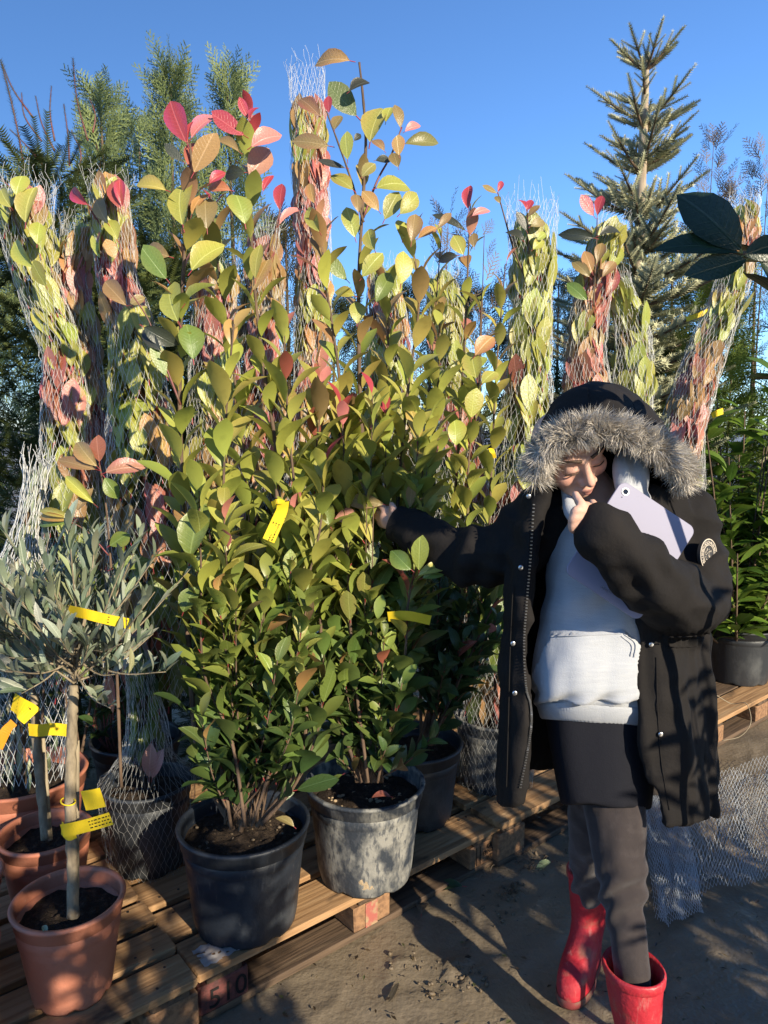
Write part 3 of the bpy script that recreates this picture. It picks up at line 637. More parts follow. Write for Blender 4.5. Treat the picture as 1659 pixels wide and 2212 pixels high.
# --- photinia behind, between the dusty pot and the arm
C_ = thing('potted_photinia', (.10, 2.48, .145), 'darker photinia in the shaded black pot behind the dusty grey pot', 'potted plant', 'photinias standing free of netting')
pot(C_, (.10, 2.48), .34, .27, MT['pot_black'], seed=5)
PC = Plant(C_, limit=230)
for P_, z0, z1, r0, r1 in [([(920, 1610), (962, 1300), (988, 1000), (1005, 700), (1016, 440)], 2.55, 2.5, .008, .0025), ([(925, 1610), (1000, 1250), (1012, 1000), (1030, 850), (1042, 620)], 2.5, 2.45, .006, .002),
        ([(910, 1610), (905, 1250), (912, 1000), (930, 800), (955, 490)], 2.58, 2.6, .006, .002), ([(930, 1610), (1040, 1300), (1062, 1000), (1072, 800), (1092, 570)], 2.6, 2.62, .006, .002), ([(930, 1610), (1000, 1450), (1060, 1320), (1090, 1270)], 2.45, 2.4, .005, .002)]:
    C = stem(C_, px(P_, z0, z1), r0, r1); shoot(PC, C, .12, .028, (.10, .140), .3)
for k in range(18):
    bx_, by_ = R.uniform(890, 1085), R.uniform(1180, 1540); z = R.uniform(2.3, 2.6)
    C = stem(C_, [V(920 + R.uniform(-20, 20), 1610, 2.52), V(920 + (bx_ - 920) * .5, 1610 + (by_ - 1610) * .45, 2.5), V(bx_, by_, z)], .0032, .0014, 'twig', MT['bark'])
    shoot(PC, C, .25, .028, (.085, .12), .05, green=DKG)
for a in ((1450,1230,1445,1050,70,RED),(1470,1270,1590,1195,55,PNK),(1440,1370,1210,1240,45,DK),(1420,1530,1350,1390,100,YG),(1380,1530,1250,1550,60,DK),(1490,1480,1470,1370,60,BRZ)):
    (u0, v0), (u1, v1) = z2q(a[0], a[1]), z2q(a[2], a[3]); PC.manual(u0, v0, u1, v1, a[4] * .3255, 2.45, a[5])
for a in ((1018,905,1022,838,44,YG),(985,965,985,902,50,YG),(1030,820,1015,755,40,YG),(1025,770,1065,722,36,ORG),(1040,830,1070,795,30,YG)): PC.manual(*a[:5], 2.38, a[5])
PC.finish()

# ------------------------------------------------------------------ plants rolled in net
def net_tube(t, P, rad, N=26, rowh=.032, rs=.0007, mat='net', fray=.10, name='net_sleeve', lump=.10, flare=1.0, squash=.8):
    C = cr([tuple(p) + (r,) for p, r in zip(P, rad)], 10)
    L = np.concatenate([[0], np.cumsum(np.linalg.norm(np.diff(C[:, :3], axis=0), axis=1))]); m = max(4, int(L[-1] / rowh))
    s = np.linspace(0, L[-1], m + 1); Q = np.stack([np.interp(s, L, C[:, k]) for k in range(4)], 1)
    T = np.gradient(Q[:, :3], axis=0); T /= np.linalg.norm(T, axis=1)[:, None]
    ax = np.array([1., 0, 0]); A_ = ax - T * (T @ ax)[:, None]; A_ /= np.linalg.norm(A_, axis=1)[:, None]; B_ = np.cross(T, A_)
    seed = R.uniform(0, 99); Pv = np.zeros((m + 1, N, 3))
    for j in range(m + 1):
        th = (np.arange(N) + .5 * (j % 2)) * 2 * math.pi / N
        ln = np.array([noise.noise(Vector((math.cos(a) * 1.3 + seed, math.sin(a) * 1.3, s[j] * 5))) for a in th])
        r_ = Q[j, 3] * (1 + lump * 2 * ln) + NR.standard_normal(N) * .0015
        Pv[j] = Q[j, :3] + (r_ * np.cos(th))[:, None] * A_[j] + (r_ * np.sin(th) * squash)[:, None] * B_[j] + NR.standard_normal((N, 3)) * .0022
    jj, nn = np.meshgrid(np.arange(m), np.arange(N), indexing='ij'); jj = jj.ravel(); nn = nn.ravel(); par = jj % 2
    P0 = Pv[jj, nn]; a = Pv[jj + 1, (nn + par - 1 + (1 - par) * 0) % N] if False else Pv[jj + 1, np.where(par == 0, nn, (nn + 1) % N)]; b = Pv[jj + 1, np.where(par == 0, (nn - 1) % N, nn)]
    PP = [P0, P0]; QQ = [a, b]
    if fray:                             # loose ends at the top
        e = Pv[m]; d = T[m] * fray * NR.uniform(.1, .7, (N, 1)) + (e - Q[m, :3]) * (flare - 1) + NR.standard_normal((N, 3)) * .012
        mid = e + d * .5 + NR.standard_normal((N, 3)) * .006; PP += [e, mid]; QQ += [mid, e + d]
    vs, fs = seg_tubes(np.concatenate(PP), np.concatenate(QQ), rs); return npmesh(name, vs, fs, MT[mat], t, False)
def rolled(P, rad, z, label, n=110, red=.3, base=None, N=34, rowh=.027, potd=None, cat='netted plant', top_net=None, kind='photinia', greens=None, netmat='net', rs=.00048, Ls=(.12, .17), seedcol=0, extra=0, potmat='pot_black'):
    """P: px list bottom->top, rad in px"""
    zs = np.linspace(z, z, len(P)) if np.isscalar(z) else np.interp(np.linspace(0, 1, len(P)), np.linspace(0, 1, len(z)), z)
    W = [V(u, v, zz) for (u, v), zz in zip(P, zs)]; rr = [r * zz / FPX for r, zz in zip(rad, zs)]
    gb = base or Vector((W[0].x, W[0].y, .145))
    t = thing('netted_photinia' if kind == 'photinia' else 'netted_' + kind, gb, label, cat, 'plants rolled up in white net')
    if potd: pot(t, (gb.x, gb.y), potd, .27, MT[potmat], z0=gb.z)
    Cn = cr([tuple(p) + (r,) for p, r in zip(W, rr)], 10); k = len(Cn)
    low = Vector((gb.x, gb.y, gb.z + .2))
    for q in range(4):
        o = [(R.uniform(-.4, .4), R.uniform(-.3, .3)) for _ in W]
        stem(t, [low] + [w + Vector((a * r, b * r, 0)) for w, r, (a, b) in zip(W, rr, o)][(1 if (W[0] - low).length < .1 else 0):], .005, .002)
    pl = Plant(t, kind, limit=290); n = int(n * 1.7)
    zlo, zhi = Cn[0][2], Cn[-1][2]
    for i in range(n):
        f = R.random() ** .9; i0 = min(k - 2, int(f * (k - 1))); c = Cn[i0]; td = Cn[i0 + 1][:3] - c[:3]; td /= np.linalg.norm(td) + 1e-9
        a = R.uniform(0, 6.28) if R.random() < .45 else R.uniform(math.pi, 2 * math.pi)
        side = np.array([math.cos(a), math.sin(a) * .8, 0]); p = c[:3] + side * c[3] * R.uniform(.40, .86)
        d = td + np.array([R.uniform(-.22, .22), R.uniform(-.15, .15), 0]) - side * .06
        ln = R.uniform(*Ls); p = p - d * ln * .4
        h = p[2]; g = min(1, max(0, .5 + 1.5 * noise.noise(Vector((p[0] * 5 + zlo * 9, p[1] * 5, p[2] * 4))) + R.uniform(-.18, .18)))
        if greens: col = jit(greens[R.randrange(len(greens))])
        elif g < red * (.25 + .45 * f): col = jit(mixc(mixc(RED, PNK, R.random()), BRZ, R.uniform(.25, .55)))
        elif g < red * 1.1 + .16: col = jit(mixc(ORG, BRZ, R.random()))
        else: col = jit(mixc(YG, GRN, min(1, max(0, 1.5 - h)) + R.random() * .35))
        pl.leaf(p, d, side + np.array([R.uniform(-.4, .4), -.3, R.uniform(-.3, .3)]), ln, col, None, 1.0)
    pl.finish()
    ext = W[-1] + (W[-1] - W[-2]).normalized() * (top_net or .05)
    net_tube(t, W + [ext], rr + [rr[-1] * 1.05], N, rowh, rs, netmat)
    return t, pl
rolled([(165, 1480), (160, 1250), (150, 1050), (140, 900), (135, 760), (85, 620), (60, 500), (60, 450)], [70, 75, 62, 50, 42, 45, 55, 55], 2.55, 'netted photinia bent over to the side beside the dark yew hedge', 150, .15, top_net=.08)
rolled([(205, 1300), (205, 1050), (190, 850), (172, 700), (160, 600), (168, 520)], [40, 45, 36, 34, 30, 38], 2.62, 'short slim netted photinia with red tips beside the bent one', 110, .55)
rolled([(310, 1500), (330, 1250), (312, 1000), (300, 850), (285, 720), (255, 600), (238, 480), (235, 420)], [90, 95, 80, 66, 50, 42, 40, 38], 2.45, 'wide-bodied netted photinia with open pointed top and red leaf sticking out', 190, .35, top_net=.03)
rolled([(640, 1200), (668, 900), (678, 700), (676, 500), (668, 350), (664, 245)], [45, 42, 40, 38, 38, 36], 2.85, 'very tall narrow netted photinia column rising behind the others', 190, .4, N=30, rowh=.03, top_net=.16)
rolled([(565, 1100), (560, 850), (566, 650), (570, 540)], [60, 55, 45, 32], 2.8, 'short netted photinia hidden behind the red-tipped plant', 110, .45, top_net=.08)
rolled([(470, 1150), (465, 900), (462, 720), (470, 600)], [60, 58, 50, 40], 2.7, 'stubby netted photinia tucked behind the front stems', 110, .35)
rolled([(1068, 1560), (1085, 1300), (1120, 1100), (1135, 900), (1142, 740), (1148, 600), (1150, 500)], [78, 70, 60, 55, 48, 45, 50], [2.75, 2.75, 2.8, 2.8, 2.8], 'netted photinia in the netted grey pot beside the outstretched sleeve', 190, .12, base=Vector((.42, 2.68, .165)), potd=.30, top_net=.10, potmat='pot_dust')
rolled([(1300, 1300), (1290, 1000), (1268, 850), (1262, 750), (1280, 650), (1300, 560), (1318, 510)], [80, 75, 52, 42, 38, 34, 30], 2.95, 'netted photinia behind the fur hood with red leaves poking out', 150, .35, top_net=.05)
rolled([(1370, 1200), (1365, 950), (1370, 800), (1360, 700), (1345, 640)], [50, 46, 40, 34, 26], 2.98, 'squat netted photinia with yellow-green leaves and burst net collar', 90, .08, top_net=.06)
rolled([(1420, 1500), (1440, 1200), (1470, 980), (1490, 880), (1530, 750), (1575, 640), (1600, 540), (1605, 470)], [70, 66, 52, 46, 40, 36, 34, 34], 3.1, 'leaning netted photinia beside the laurel', 150, .35, top_net=.08)
rolled([(1000, 1250), (1000, 1000), (985, 850), (965, 700), (960, 620)], [60, 56, 46, 40, 32], 2.95, 'netted photinia half hidden behind the dark free-growing one', 120, .2)
rolled([(860, 1250), (850, 1000), (845, 850), (835, 700), (830, 610)], [70, 66, 56, 46, 36], 2.95, 'netted photinia hidden behind the tallest free plant', 120, .2)
# leaves and shoots that stick out of the nets
sp = thing('photinia_shoot', V(1282, 640, 2.9), 'upright photinia shoot with two bright red tip leaves above the net', 'plant shoot')
stem(sp, px([(1282, 660), (1285, 600), (1288, 540), (1290, 470)], 2.88, 2.86), .004, .002); Q_ = Plant(sp)
for a in ((1284,468,1250,425,26,RED),(1290,468,1302,415,20,RED),(1286,515,1210,498,24,DK),(1292,510,1345,488,22,DK),(1280,590,1262,540,24,ORG),(1290,570,1300,520,22,BRZ),(1275,600,1240,560,22,BRZ),(1300,600,1330,560,22,BRZ),(1270,650,1225,610,26,GRN)): Q_.manual(*a[:5], 2.85, a[5])
Q_.finish()
s2 = thing('photinia_shoot', V(1125, 600, 2.75), 'bronze-tipped photinia shoot poking from the open net top', 'plant shoot')
stem(s2, px([(1135, 600), (1110, 540), (1090, 470), (1075, 415)], 2.75, 2.72), .004, .002); stem(s2, px([(1140, 600), (1142, 520), (1138, 450)], 2.75, 2.72), .004, .002); Q_ = Plant(s2)
for a in ((1075,418,1040,405,16,BRZ),(1075,416,1085,388,12,RED),(1080,440,1072,420,20,BRZ),(1137,455,1128,425,14,RED),(1140,455,1150,428,16,RED),(1140,470,1165,440,16,BRZ),(1145,490,1178,470,20,BRZ),(1138,500,1112,460,18,DK),(1130,520,1100,490,22,DK),(1160,520,1180,500,20,YG),(1150,540,1175,515,24,YG)): Q_.manual(*a[:5], 2.7, a[5])
Q_.finish()
s3 = thing('photinia_shoot', V(240, 470, 2.4), 'red photinia shoot splaying from the pointed net top', 'plant shoot')
stem(s3, px([(262, 620), (258, 520), (250, 440)], 2.42, 2.40), .004, .002); stem(s3, px([(240, 520), (200, 460), (190, 440)], 2.42, 2.36), .003, .0015); Q_ = Plant(s3)
for a in ((262,455,235,375,36,mixc(RED,BRZ,.3)),(265,450,255,380,22,RED),(192,444,140,402,26,RED),(235,485,195,420,30,DK),(255,520,230,470,30,YG),(250,560,225,520,28,ORG)): Q_.manual(*a[:5], 2.36, a[5])
Q_.finish()
s4 = thing('photinia_shoot', V(40, 600, 2.5), 'yellow-green photinia leaves standing out of the bent net top', 'plant shoot')
stem(s4, px([(60, 560), (30, 470), (0, 420)], 2.5, 2.45), .004, .002); Q_ = Plant(s4)
for a in ((35,425,45,370,38,YG),(55,485,65,395,44,YG),(25,450,-5,405,30,YG),(80,530,85,475,32,YG),(75,580,20,518,36,YG),(100,620,75,565,46,YG)): Q_.manual(*a[:5], 2.42, a[5])
Q_.finish()
s5 = thing('photinia_shoot', V(240, 1500, 2.1), 'thin bronze photinia shoot rising in front of the wide netted plant', 'plant shoot')
stem(s5, px([(262, 1700), (250, 1400), (238, 1200), (225, 1060), (205, 960)], 2.15, 2.1), .005, .002); Q_ = Plant(s5)
for a in ((212,1010,155,948,34,mixc(ORG,BRZ,.4)),(215,1000,212,940,34,mixc(RED,BRZ,.5)),(210,1015,120,990,24,BRZ),(225,1022,305,998,36,mixc(BRZ,PNK,.4)),(225,1030,255,1075,30,GRN),(205,1090,135,1025,24,YG),(160,1120,78,1095,16,YG),(158,1125,75,1110,18,mixc(YG,RED,.3)),(150,1130,70,1130,18,GRN),(165,1105,195,1055,20,BRZ),(235,1180,280,1150,32,GRN),(240,1230,320,1200,30,GRN)): Q_.manual(*a[:5], 2.08, a[5])
stem(s5, px([(235, 1200), (190, 1150), (150, 1125)], 2.1, 2.08), .0025, .0015, 'twig')
Q_.finish()
# low netted pot on the left of the navy pot
t, pl = rolled([(320, 1640), (318, 1560), (305, 1480), (290, 1400)], [52, 40, 30, 24], 2.3, 'dark netted pot with a pinched net and one dry pink leaf', 40, .05, base=Vector((-.735, 2.19, .145)), potd=.262, netmat='net', greens=[GRN, DKG, mixc(GRN, YG, .4)], Ls=(.07, .10))
cp = Vector((-.735, 2.19, 0))
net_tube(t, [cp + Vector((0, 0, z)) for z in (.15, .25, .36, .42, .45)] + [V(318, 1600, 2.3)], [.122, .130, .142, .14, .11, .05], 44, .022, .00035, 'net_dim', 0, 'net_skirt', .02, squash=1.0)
M = frame_mats([V(322, 1690, 2.22)], [V(325, 1610, 2.2) - V(322, 1690, 2.22)], [(.2, -1, .2)], [.12], [.95])[0]; place_leaf(t, 'photinia', M, (.42, .22, .18), 0)
M = frame_mats([V(326, 1690, 2.22)], [V(348, 1620, 2.2) - V(326, 1690, 2.22)], [(-.3, -1, .1)], [.11], [.9])[0]; place_leaf(t, 'photinia', M, (.38, .18, .15), 0)
cp = Vector((.42, 2.68, .02)); t6 = [o for o in bpy.data.objects if o.get('label', '').startswith('netted photinia in the netted grey pot')][0]
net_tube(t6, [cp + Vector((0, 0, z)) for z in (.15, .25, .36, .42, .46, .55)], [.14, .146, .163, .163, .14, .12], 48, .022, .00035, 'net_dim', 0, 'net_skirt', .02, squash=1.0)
t = thing('potted_photinia', (-.88, 2.52, .145), 'low shaded dark pot behind the netted pot with few leaves', 'potted plant')
pot(t, (-.88, 2.52), .30, .27, MT['pot_black'], seed=9); Q_ = Plant(t)
for k in range(9):
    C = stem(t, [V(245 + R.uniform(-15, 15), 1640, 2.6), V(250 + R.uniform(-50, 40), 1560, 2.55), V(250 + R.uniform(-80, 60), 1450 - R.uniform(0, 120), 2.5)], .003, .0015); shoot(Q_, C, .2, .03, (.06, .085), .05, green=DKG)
Q_.finish()
# ------------------------------------------------------------------ conifers behind
def frond():
    """flat feathery scale-leaf spray, unit length along x"""
    rr = random.Random(3); q = []
    def blade(a, b, w):
        a = np.array(a); b = np.array(b); d = b - a; n = np.array([-d[1], d[0], 0]); n /= np.linalg.norm(n) + 1e-9; w *= 1.15
        q.append([a - n * w, a + n * w, b])
    blade((0, 0, 0), (1, 0, -.05), .016)
    for i in range(13):
        x = .08 + .07 * i; s = 1 if i % 2 else -1; l = .42 * (1 - x) ** .8 + .06; an = math.radians(rr.uniform(32, 48))
        b = (x + l * math.cos(an), s * l * math.sin(an), rr.uniform(-.05, .05)); blade((x, 0, 0), b, .014)
        for k in range(5):
            f = .25 + .17 * k; s2 = 1 if k % 2 else -1; a2 = an * s + s2 * math.radians(35); l2 = l * .38 * (1.1 - f * .6)
            a_ = (x + f * (b[0] - x), f * b[1], f * b[2]); blade(a_, (a_[0] + l2 * math.cos(a2), a_[1] + l2 * math.sin(a2), a_[2] + rr.uniform(-.03, .03)), .013)
    v = np.concatenate(q); f = np.arange(len(v)).reshape(-1, 3); return v, f
def needles(n=26, up=False, ln=.13, w=.012, flat=True):
    """shoot with needles, unit length along x"""
    rr = random.Random(5); q = [[np.array(p) for p in ((0, -.010, 0), (1, 0, 0), (0, .010, 0))], [np.array(p) for p in ((0, 0, -.010), (1, 0, 0), (0, 0, .010))]]
    for i in range(n):
        x = (i + .5) / n
        for s in ((-1, 1) if flat else (0, 1, 2, 3)):
            if flat: dirv = np.array([.55, s * .85, rr.uniform(-.05, .3)])
            else:
                a = s * 1.57 + i * .8; dirv = np.array([.6, math.cos(a) * .8, math.sin(a) * .8])
            l = ln * (1 - .35 * x) * rr.uniform(.8, 1.15); p = np.array([x, 0, 0]); e = p + dirv * l
            n_ = np.cross(dirv, [0, 0, 1]) if flat else np.cross(dirv, [1, 0, 0]); n_ = n_ / (np.linalg.norm(n_) + 1e-9) * w
            q.append([p - n_, p + n_, e])
    v = np.concatenate(q); return v, np.arange(len(v)).reshape(-1, 3)
FR = frond(); YW = needles(22, ln=.17, w=.017); YU = needles(8, ln=.46, w=.036, flat=False); FI = needles(17, ln=.24, w=.026, flat=False)
def spread(base, P, D, Nn, L, c0, c1, name, t):
    n = len(P); vs, fs = replicate(base[0], base[1], frame_mats(P, D, Nn, L))
    k = NR.random((n, 1)) ** 1.2; col = np.repeat(np.array(c0) * (1 - k) + np.array(c1) * k, len(base[0]), axis=0)
    return npmesh(name, vs, fs, MT['conifer'], t, False, col)
def crown_pts(n, c, h0, h1, rad, pw=.8, up=1.0, shell=.55):
    f = NR.random(n) ** 1.15; th = NR.uniform(0, 2 * math.pi, n)
    r_ = rad * (1 - f) ** pw * (1 + .25 * np.sin(th * 3 + f * 9)) * (shell + (1 - shell) * np.sqrt(NR.random(n))) + .02
    P = np.stack([c[0] + r_ * np.cos(th), c[1] + r_ * np.sin(th), h0 + (h1 - h0) * f], 1)
    D = np.stack([np.cos(th), np.sin(th), np.full(n, up)], 1) + NR.normal(0, .25, (n, 3))
    return P, D, th, f
def trunk(t, c, h, r=.03, mat=None):
    vs, fs = tube(cr([(c[0], c[1], -.02), (c[0] + R.uniform(-.03, .03), c[1], h * .5), (c[0] + R.uniform(-.03, .03), c[1], h * .97)], 6), np.linspace(r, r * .15, 13), 8); npmesh('trunk', vs, fs, mat or MT['bark'], t)
def thuja(u, vtop, z, rad, label, n=420, c0=(.022, .045, .016), c1=(.075, .11, .03), L=(.16, .34), up=1.3, cat='conifer', name='conifer_tree', pw=.75):
    n = int(n * 1.7); w = V(u, vtop, z); c = (w.x, w.y); t = thing(name, (c[0], c[1], 0), label, cat, 'conifers behind the nursery stock'); h = w.z
    trunk(t, c, h, .03)
    P, D, th, f = crown_pts(n, c, .25, h * .97, rad, pw, up)
    Nn = np.stack([-np.sin(th), np.cos(th), np.full(n, .2)], 1) + NR.normal(0, .6, (n, 3))
    Ls = NR.uniform(*L, n) * (1 - .35 * f)
    # leader
    k = 9; P = np.vstack([P, np.stack([np.full(k, c[0]), np.full(k, c[1]), np.linspace(h - .34, h - .10, k)], 1)]); D = np.vstack([D, NR.normal(0, .34, (k, 3)) + np.array([0, 0, 1])]); Nn = np.vstack([Nn, NR.normal(0, 1, (k, 3))]); Ls = np.concatenate([Ls, NR.uniform(.10, .20, k)])
    spread(FR, P, D, Nn, Ls, c0, c1, 'crown', t); return t
GRB = dict(c0=(.055, .09, .045), c1=(.22, .265, .095))
thuja(215, 165, 4.0, .40, 'feathery grey-green cypress behind the dark yew shoots', 420, **GRB, pw=1.4)
thuja(368, 122, 3.9, .50, 'tallest feathery cypress behind the red-tipped photinia', 600, **GRB, pw=1.3)
thuja(495, 128, 4.1, .40, 'thin-topped blue-green cypress beside the tallest cypress', 420, **GRB, pw=1.5)
thuja(612, 455, 4.6, .38, 'brown-green cypress showing beside the tall net column', 380, (.035, .035, .015), (.10, .085, .035))
thuja(90, 330, 4.6, .6, 'pale feathery cypress at the back beyond the yew', 420, **GRB)
thuja(-90, 300, 4.4, .6, 'broad cypress beyond the yew at the end of the hedge', 420, **GRB)
thuja(1212, 590, 5.6, .55, 'distant blue-green bushy cypress between two netted plants', 480, (.03, .05, .04), (.09, .11, .07), up=.7)
thuja(1460, 480, 4.75, .62, 'bright green thuja behind the leaning netted plant', 900, pw=.32, c0=(.03, .065, .012), c1=(.15, .20, .035), up=.6)
thuja(1640, 500, 4.9, .66, 'dense thuja at the back behind the laurel', 850, (.025, .055, .012), (.13, .17, .03), up=.6, pw=.32)
thuja(1350, 610, 4.9, .6, 'dark thuja filling the gap behind the squat netted plant', 480, (.022, .045, .012), (.09, .12, .028), up=.6, pw=.35)
for u, v, z, l in ((720, 640, 5.2, 'shaded cypress glimpsed behind the tallest photinia'), (880, 600, 5.4, 'small cypress glimpsed behind the hidden netted plants'), (1040, 610, 5.3, 'low dark cypress behind the darker free photinia')):
    thuja(u, v, z, .6, l, 380, (.018, .03, .015), (.06, .075, .03), up=.8)
thuja(292, 235, 4.5, .5, 'shorter feathery cypress filling the gap between two taller ones', 380, **GRB)
def spindly(u, vtop, z, label, n=60):
    w = V(u, vtop, z); t = thing('conifer_sapling', (w.x, w.y, 0), label, 'conifer', 'conifers behind the nursery stock'); trunk(t, (w.x, w.y), w.z, .012, MT['bark'])
    P, D, th, f = crown_pts(n, (w.x, w.y), w.z - 1.1, w.z * .98, .22, .9, 1.6, .2)
    spread(FR, P, D, NR.normal(0, 1, (n, 3)), NR.uniform(.10, .19, n), (.10, .075, .05), (.18, .13, .08), 'crown', t)
spindly(1545, 275, 4.7, 'bare brownish conifer sapling beside the fir'); spindly(1655, 305, 4.7, 'reddish bare conifer sapling at the end of the row', 40); spindly(1600, 400, 4.7, 'short twiggy conifer sapling inside the open net', 50)
spindly(965, 440, 4.2, 'blue-grey conifer sapling behind the darker photinia', 40); spindly(1035, 470, 4.0, 'dark needle-like sapling between the free and netted photinia', 30)
# yews with long upright shoots
def yew(u, z, rad, h, label, n=700, shoots=()):
    n = int(n * 1.7)
    w = V(u, 900, z); c = (w.x, w.y); t = thing('yew_bush', (c[0], c[1], 0), label, 'yew', 'yews in the dark hedge')
    trunk(t, c, h * .8, .04)
    P, D, th, f = crown_pts(n, c, .1, h, rad, .32, .35, .6)
    spread(YW, P, D, np.stack([np.zeros(n), np.zeros(n), np.ones(n)], 1) + NR.normal(0, .35, (n, 3)), NR.uniform(.13, .24, n), (.018, .036, .012), (.10, .12, .03), 'crown', t)
    for (u0, v0, u1, v1) in shoots:
        a = V(u0, v0, z - .1); b = V(u1, v1, z - .1); m = (a + b) / 2 + Vector((R.uniform(-.03, .03), 0, 0))
        C = cr([a, m, b], 5); vs, fs = tube(C, np.linspace(.0042, .0012, len(C)), 5); npmesh('shoot', vs, fs, MT['twig'], t)
        k = len(C) - 1; L_ = np.linalg.norm(C[-1] - C[0])
        spread(YU, C[:-1], np.diff(C, axis=0), NR.normal(0, 1, (k, 3)), np.linalg.norm(np.diff(C, axis=0), axis=1) * 1.05, (.05, .05, .025), (.11, .10, .05), 'shoot_needles', t)
    return t
qz = lambda l: [tuple(c * .358 + (54 if i % 2 else 0) for i, c in enumerate(s)) for s in l]
yew(130, 3.3, .50, 2.62, 'dark yew with long bare upright shoots above the netted plants', 900, qz([(150, 880, 5, 215), (200, 560, 10, 230), (250, 700, 130, 410), (330, 760, 215, 430), (330, 700, 310, 370), (420, 850, 385, 480), (530, 700, 440, 205), (560, 650, 540, 440), (260, 850, 60, 630), (470, 900, 430, 640), (600, 900, 580, 720)]))
yew(330, 3.35, .5, 2.25, 'dark yew bush behind the wide netted plant', 700); yew(-60, 3.2, .55, 2.25, 'dark yew bush at the end of the hedge', 700, qz([(60, 980, -30, 860), (100, 1100, -40, 930)]))
yew(560, 3.7, .55, 1.75, 'yew bush behind the stubby netted plants', 500); yew(780, 3.9, .55, 1.6, 'yew bush hidden behind the tallest photinia', 420); yew(1000, 3.9, .55, 1.6, 'yew bush behind the half hidden netted plant', 420)
yew(1250, 3.9, .5, 1.55, 'yew bush behind the person in the black coat', 420); yew(1570, 4.9, .6, 1.5, 'low yew bush behind the laurel', 420)
# the fir
def fir():
    w = V(1404, 72, 4.2); c = np.array([w.x, w.y]); H_ = w.z
    t = thing('fir_tree', (w.x, w.y, 0), 'tall narrow fir with pale stem and tiered needle branches', 'fir tree')
    vs, fs = tube(cr([(c[0] - .04, c[1], -.02), (c[0] - .02, c[1], 1.8), (c[0] - .015, c[1], H_ - .5), (c[0] - .01, c[1], H_ - .12)], 8), np.linspace(.05, .011, 25), 9)
    npmesh('trunk', vs, fs, mk('fir_bark', (.34, .27, .19), .8, layers=[((.2, .15, .1), (40, 40, 12), .45, .65, .7)]), t)
    P = []; D = []; Ls = []; mb = MB()
    def twig(p, d, l):
        P.append(p); D.append(d / np.linalg.norm(d)); Ls.append(l)
    def bough(h, az, ln, rise):
        d = np.array([math.cos(az), math.sin(az), rise]); d /= np.linalg.norm(d); p0 = np.array([c[0] - .015, c[1], h])
        side = np.cross(d, [0, 0, 1]); side /= np.linalg.norm(side)
        e = p0 + d * ln + np.array([0, 0, .06 * ln]); C = cr([p0, p0 + d * ln * .5 - np.array([0, 0, .02 * ln]), e], 5); v_, f_ = tube(C, np.linspace(.010, .004, len(C)), 5); mb.add(v_, f_)
        n = max(2, int(ln / .07)); 
        for i in range(n):
            f = (i + .6) / n; p = C[min(len(C) - 1, int(f * (len(C) - 1)))]
            for s in (-1, 1):
                l = .09 + .15 * (1 - f) * min(1, ln / .4); dd = d * .75 + side * s * .65 + np.array([0, 0, R.uniform(.0, .35)])
                twig(p, dd, l * R.uniform(.7, 1.1))
                if l > .18:
                    q = p + dd / np.linalg.norm(dd) * l * .45; twig(q, d * .9 + side * s * .1 + np.array([0, 0, .2]), l * .5)
            twig(p, d + np.array([0, 0, .25]), .14)
        twig(e, d + np.array([0, 0, .2]), .12)
    h = H_ - .20; tier = 0
    for k in range(7): bough(H_ - .20, k * .9 + .3, .15, .75)
    twig(np.array([c[0] - .01, c[1], H_ - .13]), np.array([.1, 0, 1.]), .13)
    h = H_ - .48
    while h > .9:
        ln = .13 + .25 * (H_ - h); ln = min(ln, .72)
        for k in range(7): bough(h + R.uniform(-.05, .05), k * 1.05 + tier * .5 + R.uniform(-.2, .2), ln * R.uniform(.7, 1.15), R.uniform(.35, .6) if h > 2.6 else R.uniform(.1, .35))
        for k in range(4): bough(h + .10 + R.uniform(-.05, .05), R.uniform(0, 6.3), ln * .5, .4)
        h -= .19 + .06 * (tier < 2); tier += 1
    mb.build('branches', MT['bark'], t)['kind'] = 'stuff'
    P, D, Ls = np.array(P), np.array(D), np.array(Ls)
    spread(FI, P, D, NR.normal(0, 1, P.shape), Ls, (.19, .21, .13), (.55, .53, .33), 'crown', t)
fir()

# ------------------------------------------------------------------ laurels
LC0, LC1 = (.05, .11, .015), (.19, .29, .04)
def laurel(c, h, rad, label, n=420, obj=0, zlo=.45, lean=(0, 0), L=(.12, .165), grp='cherry laurels', seed=1, sph=True):
    t = thing('cherry_laurel', (c[0], c[1], 0), label, 'laurel', grp); rr = random.Random(seed)
    pl = Plant(t, 'laurel', limit=obj)
    for k in range(max(6, n // 26)):
        a = rr.uniform(0, 6.28); q = rad * math.sqrt(rr.random()); hh = h * rr.uniform(.55, 1.0) * (1 - .25 * (q / rad) ** 2)
        e = np.array([c[0] + lean[0] + q * math.cos(a), c[1] + lean[1] + q * math.sin(a), hh]); m = np.array([c[0] + q * .45 * math.cos(a), c[1] + q * .45 * math.sin(a), hh * .5]); b = np.array([c[0] + .05 * math.cos(a), c[1] + .05 * math.sin(a), .35 if obj else .0])
        C = cr([b, m, e], 7); v_, f_ = tube(C, np.linspace(.010, .003, len(C)), 6); npmesh('stem', v_, f_, MT['bark'], t)
        for i in range(26):
            f = rr.uniform(zlo, 1.0); i0 = min(len(C) - 2, int(f * (len(C) - 1))); p = C[i0] + (C[i0 + 1] - C[i0]) * rr.random(); b_ = rr.uniform(0, 6.28)
            d = np.array([math.cos(b_), math.sin(b_), rr.uniform(.1, 1.1)]); cc = mixc(LC0, LC1, rr.random() ** 1.6); k2 = rr.uniform(.8, 1.2)
            pl.leaf(p, d, (rr.uniform(-.3, .3), rr.uniform(-.3, .3), 1), rr.uniform(*L), tuple(x * k2 for x in cc))
    pl.finish(); return t, pl
lq = FR0 + E1 * .72 + E2 * .22
